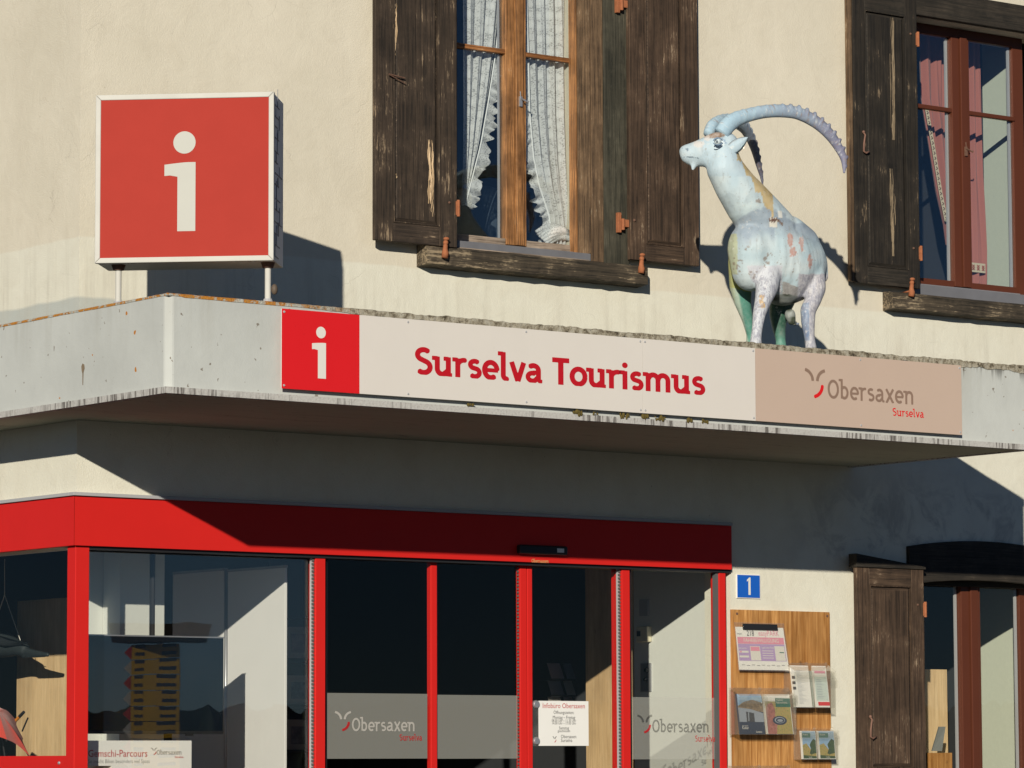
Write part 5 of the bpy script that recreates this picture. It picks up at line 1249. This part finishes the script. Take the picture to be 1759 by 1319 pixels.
# left big holder: culture brochure and summer magazine
a, b, z0, z1, yf = holder(1270,1368,1184,1262,YN,.12,2,'larger two pocket clear holder at the left of the board')
m_ = (a+b)/2; hh = z1-z0
o, pr_ = leaflet(a+.028, m_-.012, z0, z1-.035, yf+.014, NAVY, 'dark blue brochure with a white building in the left pocket', 'brochure', .045, .02)
pr_(R_(0,1,.62,1), SKYB); pr_(PG([(0,.62),(1,.55),(1,.78),(.6,.86),(.25,.80),(0,.70)], .3), pic_mat('printed_rock', [(.3,(.05,.04,.02)),(.6,(.25,.17,.09)),(.8,(.1,.12,.05))], 50, 9)); pr_(PG([(0,.30),(1,.30),(1,.52),(.5,.62),(0,.66)], .6), GREYP); pr_(PG([(.30,.30),(.62,.30),(.62,.52),(.30,.56)], .9), BLKP); pr_(PG([(.36,.32),(.40,.32),(.42,.54),(.38,.54)], 1.1), GREYP)
mb = MB(); small_text(mb, 'Kultur', .08, .12, .10, 1.2); mb.v = [(x, 1.2, z) for x, y, z in mb.v]; pr_(mb, WHITE_P); mb = MB(); small_text(mb, 'Val Lumnezia', .08, .19, .045, 1.2); small_text(mb, 'Surselva', .62, .03, .075, 1.2); mb.v = [(x, 1.2, z) for x, y, z in mb.v]; pr_(mb, WHITE_P)
o, pr_ = leaflet(m_+.010, b-.014, z0, z1-.035, yf+.014, PAPER, 'magazine with a green box and a hand holding a pan in the second pocket', 'brochure', .045, .02)
pr_(R_(.02,.98,.0,.82), MEADOW); pr_(PG([(.02,0),(.36,0),(.40,.22),(.62,.26),(.58,.34),(.36,.42),(.38,.62),(.28,.80),(.08,.74),(.02,.6)], .4), SKIN)
def EL(cx, cy, rx, ry, q, n=20): return PG([(cx+rx*math.cos(2*math.pi*k/n), cy+ry*math.sin(2*math.pi*k/n)) for k in range(n)], q)
pr_(EL(.52,.34,.27,.115,.8), NAVY); pr_(EL(.52,.35,.20,.080,1.0), GREYP); pr_(EL(.53,.345,.165,.062,1.2), NAVY); pr_(EL(.53,.34,.11,.035,1.4), GREYP)
pr_(R_(.42,.99,.68,.90,1.5), DGREEN); mb = MB(); small_text(mb, 'Sommer/Herbst', .46, .77, .065, 1.7, 1.0); small_text(mb, 'Angebote', .46, .84, .065, 1.7); mb.v = [(x, 1.7, z) for x, y, z in mb.v]; pr_(mb, WHITE_P)
# upper right holder: timetable and slim folder
a, b, z0, z1, yf = holder(1364,1434,1141,1216,YN,.12,2,'upper right clear holder jutting past the board edge')
o, pr_ = leaflet(a+.018, (a+b)/2-.008, z0, z1-.01, yf+.014, PAPER, 'white timetable sheet with small photos in the upper right holder', 'leaflet', .045, .01)
mb = MB()
for k in range(3): mb.add([(.02,0,.42+k*.13),(.20,0,.42+k*.13),(.20,0,.49+k*.13),(.02,0,.49+k*.13)], [(0,1,2,3)])
pr_(mb, BLKP); mb = MB()
for k in range(26): mb.add([(.30,0,.08+k*.032),(.42+.5*random.random(),0,.08+k*.032),(.5,0,.087+k*.032),(.30,0,.087+k*.032)], [(0,1,2,3)])
pr_(mb, GREYP)
o, pr_ = leaflet((a+b)/2+.035, b-.035, z0, z1-.01, yf+.014, PAPER, 'slim pale folder with a red foot in the upper right holder', 'leaflet', .045, .014)
pr_(R_(.05,.95,.16,.74), paint('pale_green_print', (.52,.60,.56), .6)); pr_(R_(.15,1,.04,.13), RED_SIGN); pr_(R_(.1,.9,.82,.88), PINKP)
mb = MB()
for k in range(12): mb.add([(.15,1,.22+k*.04),(.5+.35*random.random(),1,.22+k*.04),(.5,1,.23+k*.04),(.15,1,.23+k*.04)], [(0,1,2,3)])
pr_(mb, GREYP)
o, pr_ = leaflet((a+b)/2+.006, (a+b)/2+.030, z0, z1-.05, yf+.03, paint('grey_green_paper', (.36,.40,.36), .7), 'narrow grey green folder edge beside the slim pale folder', 'leaflet', .03, .03)
# lower right holder: two hiking maps
a, b, z0, z1, yf = holder(1375,1439,1253,1305,YN,.08,2,'lower right clear holder with two alike hiking leaflets', .02)
for k in range(2):
    xa_ = a+(b-a)*k/2+.040*(1-k*.5); xb_ = a+(b-a)*(k+1)/2-.006
    o, pr_ = leaflet(xa_, xb_, z0, z1-.01, yf+.012, PAPER, ('left' if k == 0 else 'right')+' of two hiking leaflets showing a tree and meadow in the lower right holder', 'leaflet', .02, .02)
    o['group'] = 'alike hiking leaflets'; pr_(R_(.03,.97,.02,.98), SKYB); pr_(PG([(.03,.02),(.97,.02),(.97,.30),(.55,.36),(.3,.56),(.03,.50)], .3), MEADOW); pr_(PG([(.48,.20),(.60,.16),(.97,.22),(.97,.66),(.8,.72),(.62,.60),(.52,.50),(.6,.36)], .6), TREES); pr_(PG([(.03,.02),(.97,.02),(.97,.10),(.03,.14)], .8), TREES)
    pr_(R_(.03,.62,.76,.92,.9), DGREEN); mb = MB(); small_text(mb, 'Wandern', .07, .84, .08, 1.2, 1.2); small_text(mb, 'Surselva', .4, .05, .07, 1.2); mb.v = [(x, 1.2, z) for x, y, z in mb.v]; pr_(mb, WHITE_P)
# lowest holder, cut by the frame of the photograph
a, b, z0, z1, yf = holder(1267,1370,1318,1390,YN,.12,2,'lowest clear holder on the board, cut off by the bottom of the picture')
leaflet(a+.03, (a+b)/2-.01, z0, z1-.03, yf+.014, GREYP, 'grey brochure in the lowest holder, left pocket', 'brochure', .04)
leaflet((a+b)/2+.01, b-.02, z0, z1-.03, yf+.014, NAVY, 'dark brochure in the lowest holder, right pocket', 'brochure', .04)

# ------------------------------------------------------------------ inside the shop
# plywood board parallel to the side wall
pb = tag(obj('pine_display_board', MB().box(1.45, 1.475, 2.235, 3.325, .55, 2.043), PINE, None, bev=.002, org=(1.46, 2.8, .55)), 'pale pine board standing behind the left show window', 'board')
# white column and return
obj('column', MB().box(fx(207,950,.75), fx(283,950,.75), .75, .98, 0, 2.74), ROOMW, house, bev=.002)
obj('column', MB().box(fx(152,950,.9), fx(200,950,.9), .985, 1.05, 0, 2.74), ROOMW, house)
# display walls with a steel pole between
def xat(px, X): return atx(px, 1150, X).y
XP = 1.90
pan1 = tag(obj('display_panel', MB().box(XP, XP+.02, xat(387,XP)+.012, xat(296,XP), .1, atx(296,987,XP).z), PANELW, None, bev=.002, org=(XP, 1.6, .1)), 'greyer off white display panel left of the steel pole', 'display panel')
pan2 = tag(obj('display_panel', MB().box(XP, XP+.02, xat(493,XP+.02), xat(389,XP)-.012, .1, atx(440,979,XP).z), PANELW, None, bev=.002, org=(XP, .8, .1)), 'bright off white display panel right of the steel pole', 'display panel')
obj('top_rail', MB().box(XP-.004, XP+.024, xat(387,XP)+.012, xat(296,XP), atx(296,987,XP).z, atx(296,987,XP).z+.018), GREYM, pan1); obj('top_rail', MB().box(XP-.004, XP+.024, xat(493,XP+.02), xat(389,XP)-.012, atx(440,979,XP).z, atx(440,979,XP).z+.018), GREYM, pan2)
yp = xat(388, XP)
tag(obj('steel_pole', MB().tube([(XP,yp,.0),(XP,yp,2.2)], .013, 12), ALU, None, smooth=True, org=(XP,yp,0)), 'thin steel pole between the two display panels', 'pole')
# television
tv0, tv1 = fx(150,1150,.30), fx(384.5,1150,.30); tz1, tz0 = fz(266,1091.5,.30), fz(266,1260.5,.30)
t = NT('dark_screen'); t.bsdf((.004,.007,.013), .09, 0, None, .42); SCREEN = t.mat
tvo = tag(obj('television', MB().box(tv0, tv1, .302, .345, tz0, tz1), BLACK, None, bev=.004, org=((tv0+tv1)/2, .32, tz0)), 'black flat television hanging behind the front show window', 'television')
obj('screen', MB().box(tv0+.01, tv1-.01, .299, .3015, tz0+.022, tz1-.010), SCREEN, tvo)
obj('bezel', MB().box(tv0, tv1, .2985, .3018, tz1-.0095, tz1), ALU, tvo)
obj('sensor', MB().box(tv0+(tv1-tv0)*.73, tv0+(tv1-tv0)*.78, .305, .33, tz0-.014, tz0), BLACK, tvo, bev=.003)
mb = MB().box((tv0+tv1)/2-.10, (tv0+tv1)/2+.10, .346, .37, tz0+.1, tz1-.1).tube([((tv0+tv1)/2, .36, tz0+.3), ((tv0+tv1)/2, .36, 2.72)], .02, 8)
obj('mount', mb, BLACK, tvo)
# poster below the television
ps0, ps1 = fx(146,1290,.20), fx(329,1290,.20); pz1 = fz(240,1272,.20)
pan1['group'] = pan2['group'] = 'display panels behind the show window'
po = tag(obj('poster', MB().box(ps0, ps1, .20, .206, .55, pz1), PAPER, None, org=((ps0+ps1)/2, .2, .55)), 'white poster reading Gemschi-Parcours below the television', 'poster')
mb = MB(); small_text(mb, 'Gemschi-Parcours', fx(151,1300,.199), fz(147,1300,.199), .068, .1985, .92); obj('print', mb, RED_TXT, po)
mb = MB(); small_text(mb, 'So macht Biken besonders viel Spass', fx(151,1311,.199), fz(147,1311,.199), .038, .1985, .86); obj('print', mb, GREY_D, po)
house_logo(po, .1985, (258,267), 1284, 1296, 269, 312, 1296.5, 8.5, 300, 315, 1302, 3.6, GREY_D, RED_TXT, 'print')
# dark shelf unit with framed pictures
Yq = 1.5; q0, q1 = fx(494,1100,Yq), fx(527,1100,Yq)
shf = empty('picture_shelf', ((q0+q1)/2, Yq, 0), 'dark shelf unit with framed pictures behind the front show window', 'shelf')
obj('shelf_back', MB().box(q0-.1, q1+.03, Yq+.10, Yq+.12, 0, 2.3), DARKM, shf)
for k, py in enumerate((1060, 1138, 1215, 1290)):
    z = fz(510, py, Yq); obj('shelf', MB().box(q0-.1, q1+.03, Yq-.05, Yq+.10, z-.01, z+.01), DARKM, shf)
lab = ('top','second','third')
for k, (pa, pb_) in enumerate(((1077,1133),(1160,1212),(1236,1290))):
    za_, zb_2 = fz(510, pb_, Yq), fz(510, pa, Yq)
    fo_ = tag(obj('framed_picture', MB().box(q0-.02, q1, Yq-.02, Yq, za_+.01, zb_2), plain('beige_mount', (.22,.19,.16), .8), None, org=((q0+q1)/2, Yq, za_)), lab[k]+' framed picture in the dark shelf left of the side door post', 'picture')
    fo_['group'] = 'framed pictures on the dark shelf'
    obj('image', MB().box(q0+.02, q1-.03, Yq-.023, Yq-.0205, za_+.05, zb_2-.05), [pic_mat('picture_brown', [(.4,(.08,.05,.06)),(.7,(.25,.18,.15))], 9, 1), pic_mat('picture_dark', [(.4,(.02,.02,.03)),(.7,(.2,.2,.2))], 16, 2), pic_mat('picture_grey', [(.4,(.05,.05,.05)),(.7,(.2,.19,.18))], 12, 3)][k], fo_)
# opening hours plate on the right door leaf
Yo = .035; o0, o1 = fx(915.5,1240,Yo), fx(1011,1240,Yo); oz1, oz0 = fz(963,1204,Yo), fz(963,1281,Yo)
oh = tag(obj('opening_hours_plate', MB().box(o0+.09*.6, o1, Yo, Yo+.004, oz0, oz1), PAPER, None, org=((o0+o1)/2, Yo, oz0)), 'white opening hours plate held by round magnets on the glass door', 'notice')
obj('carrier', MB().box(o0, o1+.002, Yo+.005, Yo+.008, oz0-.002, oz1+.002), ACRYL, oh)
for zz in (oz0+.035, oz1-.025): obj('magnet', MB().tube([(o0+.030,Yo+.004,zz),(o0+.030,Yo-.012,zz)], [.030,.024], 16), ALU, oh, bev=.002)
xo = (o0+.09*.6+o1)/2; hO = oz1-oz0
mb = MB(); small_text(mb, 'Infobüro Obersaxen', xo, oz0+hO*.84, .052, Yo-.001, .92, 0, 'CENTER'); obj('print', mb, RED_TXT, oh)
mb = MB()
for s_t, f, sz in (('Öffnungszeiten:', .71, .034), ('Montag – Freitag', .60, .034), ('08.00 Uhr – 11.30 Uhr', .535, .027), ('14.00 Uhr – 17.00 Uhr', .475, .027), ('Samstag', .365, .032), ('geschlossen', .305, .027)):
    small_text(mb, s_t, xo, oz0+hO*f, sz, Yo-.001, .9, 0, 'CENTER')
small_text(mb, 'Obersaxen', xo-.03, oz0+hO*.17, .036, Yo-.001, .9); small_text(mb, 'Surselva', xo-.03, oz0+hO*.085, .036, Yo-.001, .9)
obj('print', mb, BLKP, oh); mb = MB(); write(mb, 'logo', xo-.10, oz0+hO*.08, hO*.10, Yo-.001, h=.3); obj('print', mb, BLKP, oh)
mb = MB(); write(mb, 'logored', xo-.10, oz0+hO*.08, hO*.10, Yo-.001, h=.3); obj('print', mb, RED_TXT, oh)
# fittings on the white right-hand inner wall (x = 5.80)
XW = 5.80
def wallbox(pxa, pxb, pya, pyb, d, mat, name, label=None, cat=None, parent=None, bev=.004, inset=0):
    A, B = atx(pxa, (pya+pyb)/2, XW), atx(pxb, (pya+pyb)/2, XW); pm = (pxa+pxb)/2
    z1_, z0_ = atx(pm, pya, XW).z, atx(pm, pyb, XW).z
    o = obj(name, MB().box(XW-d-inset, XW-.0005-inset, B.y, A.y, z0_, z1_), mat, parent, bev=bev, org=None if parent else (XW, (A.y+B.y)/2, z0_))
    if label: tag(o, label, cat)
    return o
wallbox(1101, 1116, 1030, 1058, .02, GREYM, 'cover_plate', 'grey cover plate high on the white inner wall', 'cover plate')
th = wallbox(1101, 1120, 1076, 1103, .05, plain('cream_plastic', (.62,.57,.42), .5), 'thermostat', 'cream thermostat on the white inner wall', 'thermostat', bev=.008)
wallbox(1103, 1109, 1084, 1093, .004, BLACK, 'display', None, None, th, .0005, .051)
ks = wallbox(1102, 1120, 1139, 1188, .012, ALU, 'key_switch_plate', 'steel key switch plate on the white inner wall', 'switch', bev=.002)
for px, py, r in ((1112,1151,.022),(1110,1167,.015)):
    q = atx(px, py, XW-.012); obj('key_switch', MB().tube([(XW-.012,q.y,q.z),(XW-.035,q.y,q.z)], [r,r*.7], 12), BLACK, ks)
# brochure rack deep in the room
rk = empty('brochure_rack', (4.95, 2.2, 0), 'dim brochure rack deep behind the glass door', 'rack')
for k in range(3):
    z = fz(965, 1150+k*28, 2.2)
    obj('shelf', MB().box(fx(940,1150,2.2), fx(1000,1150,2.2), 2.15, 2.35, z-.09, z-.075), DARKM, rk)
    for j in range(2):
        xa_ = fx(942+j*27, 1150, 2.2); obj('brochure_stack', MB().add([(xa_,2.16,z-.074),(xa_+.13,2.16,z-.074),(xa_+.13,2.22,z+.05),(xa_,2.22,z+.05)], [(0,1,2,3)]), plain('dim_cover', [(.22,.18,.2),(.12,.13,.16),(.28,.26,.24)][(k+j)%3], .6), rk)

# ---- black chough model hanging in the left show window
def hang_bird():
    X = 1.12
    q = lambda px, py, dx=0: atx(px, py, X+dx)
    B = empty('hanging_bird_model', q(8, 1128), 'black carved bird model with a long beak hanging on strings behind the left show window', 'bird model')
    mb = MB()
    def ch(pts):
        for i in range(len(pts)-1):
            a, b = pts[i], pts[i+1]; n = 8
            for k in range(n+1):
                f = k/n; r = a[1]+(b[1]-a[1])*f; mb.ball(a[0].lerp(b[0], f), (r*.9, r, r), 12, 8)
    ch([(q(-58,1092), .05), (q(-30,1100), .12), (q(5,1107), .10), (q(28,1112), .062), (q(42,1116), .048)])
    ch([(q(40,1118), .034), (q(60,1122), .026), (q(82,1124.5), .017)])
    ch([(q(40,1126), .020), (q(58,1127), .014), (q(76,1127.5), .009)])
    me_ = bpy.data.meshes.new('b'); me_.from_pydata(mb.v, [], mb.f); tmp = bpy.data.objects.new('tmp', me_); COL.objects.link(tmp)
    m = tmp.modifiers.new('r', 'REMESH'); m.mode = 'VOXEL'; m.voxel_size = .008; m.use_smooth_shade = True
    m = tmp.modifiers.new('s', 'SMOOTH'); m.iterations = 4
    r = bpy.data.meshes.new_from_object(tmp.evaluated_get(bpy.context.evaluated_depsgraph_get())); bpy.data.objects.remove(tmp)
    r.transform(Matrix.Translation(-wloc(B))); r.shade_smooth(); r.materials.append(plain('charcoal_feather_paint', (.022,.028,.030), .55, 0, .35, 30, .3, .4))
    o = bpy.data.objects.new('body', r); COL.objects.link(o); o.parent = B
    mw = plain('black_wing', (.015,.018,.02), .6)
    w_ = [q(-50,1082,-.02), q(-20,1086,-.10), q(12,1095,-.11), q(32,1101,-.08), q(48,1103,-.05), q(30,1106,-.06), q(5,1108,-.10), q(-20,1104,-.10), q(-45,1096,-.04)]
    obj('wing', MB().add(w_+[p_+Vector((.012,.004,-.01)) for p_ in w_], [tuple(range(9)), tuple(range(17,8,-1))]+[(i, i+9, (i+1)%9+9, (i+1)%9) for i in range(9)]), mw, B)
    for a, b in (((8,1022),(35,1100)), ((8,1022),(-14,1085)), ((8,1022),(8,960))):
        obj('string', MB().tube([q(*a), q(*b)], .0028, 5), WHITE_P, B)
hang_bird()
# ---- open red umbrella with black ribs, and two felt pens on a stand
def umbrella():
    X = .34; q = lambda px, py, dx=0: atx(px, py, X+dx)
    U = empty('red_umbrella', q(-20, 1300), 'open salmon red umbrella leaning in the left show window', 'umbrella')
    t_ = q(-34, 1165, .0); CL = cloth_mat('salmon_umbrella_cloth', (.50,.045,.03), (.58,.07,.045))
    rim = [q(-75,1238,-.12), q(-35,1268,-.2), q(13,1274,-.12), q(52,1302,.08), q(40,1270,.26), q(28,1240,.30), q(-10,1215,.34), q(-50,1215,.2)]
    ctr = q(-2, 1222, .0); n = len(rim)
    pts = []
    for i in range(n):
        a, b = rim[i], rim[(i+1)%n]
        mb = MB(); m = 8; vs = []
        for j in range(m+1):
            f = j/m
            for k in range(m+1):
                g = k/m; e_ = a.lerp(b, g); e_ = e_.lerp(ctr, .10*math.sin(math.pi*g)); p_ = ctr.lerp(e_, f); p_ = p_ + Vector((-.03,-.02,.05))*math.sin(math.pi*f*.9)*(1-.25*math.sin(math.pi*g)); vs.append(p_)
        mb.add(vs, [(j*(m+1)+k, (j+1)*(m+1)+k, (j+1)*(m+1)+k+1, j*(m+1)+k+1) for j in range(m) for k in range(m)])
        pn = obj('panel', mb, CL, U, smooth=True)
        obj('rib', MB().tube([ctr.lerp(rim[i], f)+Vector((.002,.004,-.012))+Vector((-.03,-.02,.05))*math.sin(math.pi*f*.9) for f in (0,.25,.5,.75,1)], .0045, 6), BLACK, pn)
    obj('shaft', MB().tube([ctr, q(12, 1330, .05)], .006, 8), BLACK, U)
umbrella()
q1_, q2_ = atx(22,1243,.62), atx(41,1223,.62)
pn = tag(obj('felt_pen', MB().tube([q1_, q1_.lerp(q2_, .62)], .011, 10), plain('orange_plastic', (.55,.20,.02), .4), None, org=q1_), 'orange felt pen with a black cap above the red umbrella', 'pen')
obj('cap', MB().tube([q1_.lerp(q2_, .62), q2_], [.012,.011], 10), BLACK, pn)
q1_, q2_ = atx(38,1256,.64), atx(48,1233,.64)
tag(obj('felt_pen', MB().tube([q1_, q2_], .006, 8), BLACK, None, org=q1_), 'thin black pen beside the orange felt pen', 'pen')
# ---- room behind window 3
tag(obj('pine_cabinet', MB().box(8.62, 8.90, fx(1,1,1)*0+1.0, 1.45, .2, fz(1625,1150,1.0)), PINE, None, bev=.003, org=(8.76,1.2,.2)), 'pale pine cabinet behind the lower right window', 'cabinet')
tag(obj('wooden_crate', MB().box(fx(1596,1300,.5), fx(1636,1300,.5), .5, .8, .3, fz(1615,1293,.5)), PINE_O, None, bev=.004, org=(8.3,.6,.3)), 'small wooden crate behind the lower right window', 'crate')
A = at(1601,1290,.6); Bq = at(1627,1248,.62)
tag(obj('leaning_card', MB().add([(A.x,A.y,A.z),(A.x+.13,A.y+.02,A.z),(Bq.x+.03,Bq.y+.05,Bq.z),(Bq.x-.06,Bq.y+.03,Bq.z),(A.x+.01,A.y+.02,A.z),(A.x+.14,A.y+.04,A.z),(Bq.x+.04,Bq.y+.07,Bq.z),(Bq.x-.05,Bq.y+.05,Bq.z)], [(0,1,2,3),(7,6,5,4),(0,4,5,1),(1,5,6,2),(2,6,7,3),(3,7,4,0)]), plain('grey_card', (.22,.23,.22), .5), None, org=A), 'grey card leaning on the small wooden crate behind the lower right window', 'card')

# ------------------------------------------------------------------ across the street: hiking signpost that mirrors in the glass
def signpost():
    d0 = (at(222,1150,.3)-CAM).normalized(); P = at(222,1150,.3)
    rdir = Vector((d0.x, -d0.y, 0)).normalized(); base = P + rdir*7.5
    base.z = 0
    nrm = Vector((-.86, .51, 0)); ex_ = Vector((-nrm.y, nrm.x, 0)); ez = Vector((0,0,1))
    S = empty('hiking_signpost', (base.x, base.y, 0), 'yellow hiking signpost with a small roof across the street, mirrored in the show window', 'signpost')
    M_ = Matrix(((ex_.x,nrm.x,0,base.x),(ex_.y,nrm.y,0,base.y),(0,0,1,0),(0,0,0,1)))
    YEL = paint('signal_yellow', (.80,.47,.015), .5)
    obj('pole', MB().tube([(base.x,base.y,-.05),(base.x,base.y,1.9)], .03, 10), ALU, S)
    obj('small_roof', MB().prism([(-.36,1.86),(.36,1.86),(.40,2.03),(-.40,2.03)], -.2, .22), W_BLACKX, S, xf=M_)
    zt = 1.84; hgt = .135
    for k in range(9):
        z1_ = zt-k*hgt; z0_ = z1_-hgt+.008
        bd_ = obj('arrow_board', MB().prism([(-.22,z0_),(.24,z0_),(.24,z1_),(-.22,z1_)], .035, .045), YEL, S, xf=M_)
        obj('tip', MB().prism([(.245,z0_),(.33,(z0_+z1_)/2),(.245,z1_)], .035, .045), WHITE_P if k % 2 else RED_SIGN, S, xf=M_)
        mb = MB()
        for r in range(2):
            zz = z0_+.03+r*.07
            mb.add([(-.19,.0458,zz),(-.19+.14+.08*((k*7+r*3)%3)/3,.0458,zz),(-.19+.14+.08*((k*7+r*3)%3)/3,.0458,zz+.03),(-.19,.0458,zz+.03)], [(0,1,2,3)])
            mb.add([(.13,.0458,zz),(.21,.0458,zz),(.21,.0458,zz+.03),(.13,.0458,zz+.03)], [(0,1,2,3)])
        obj('print', mb, BLKP, bd_, xf=M_)
signpost()
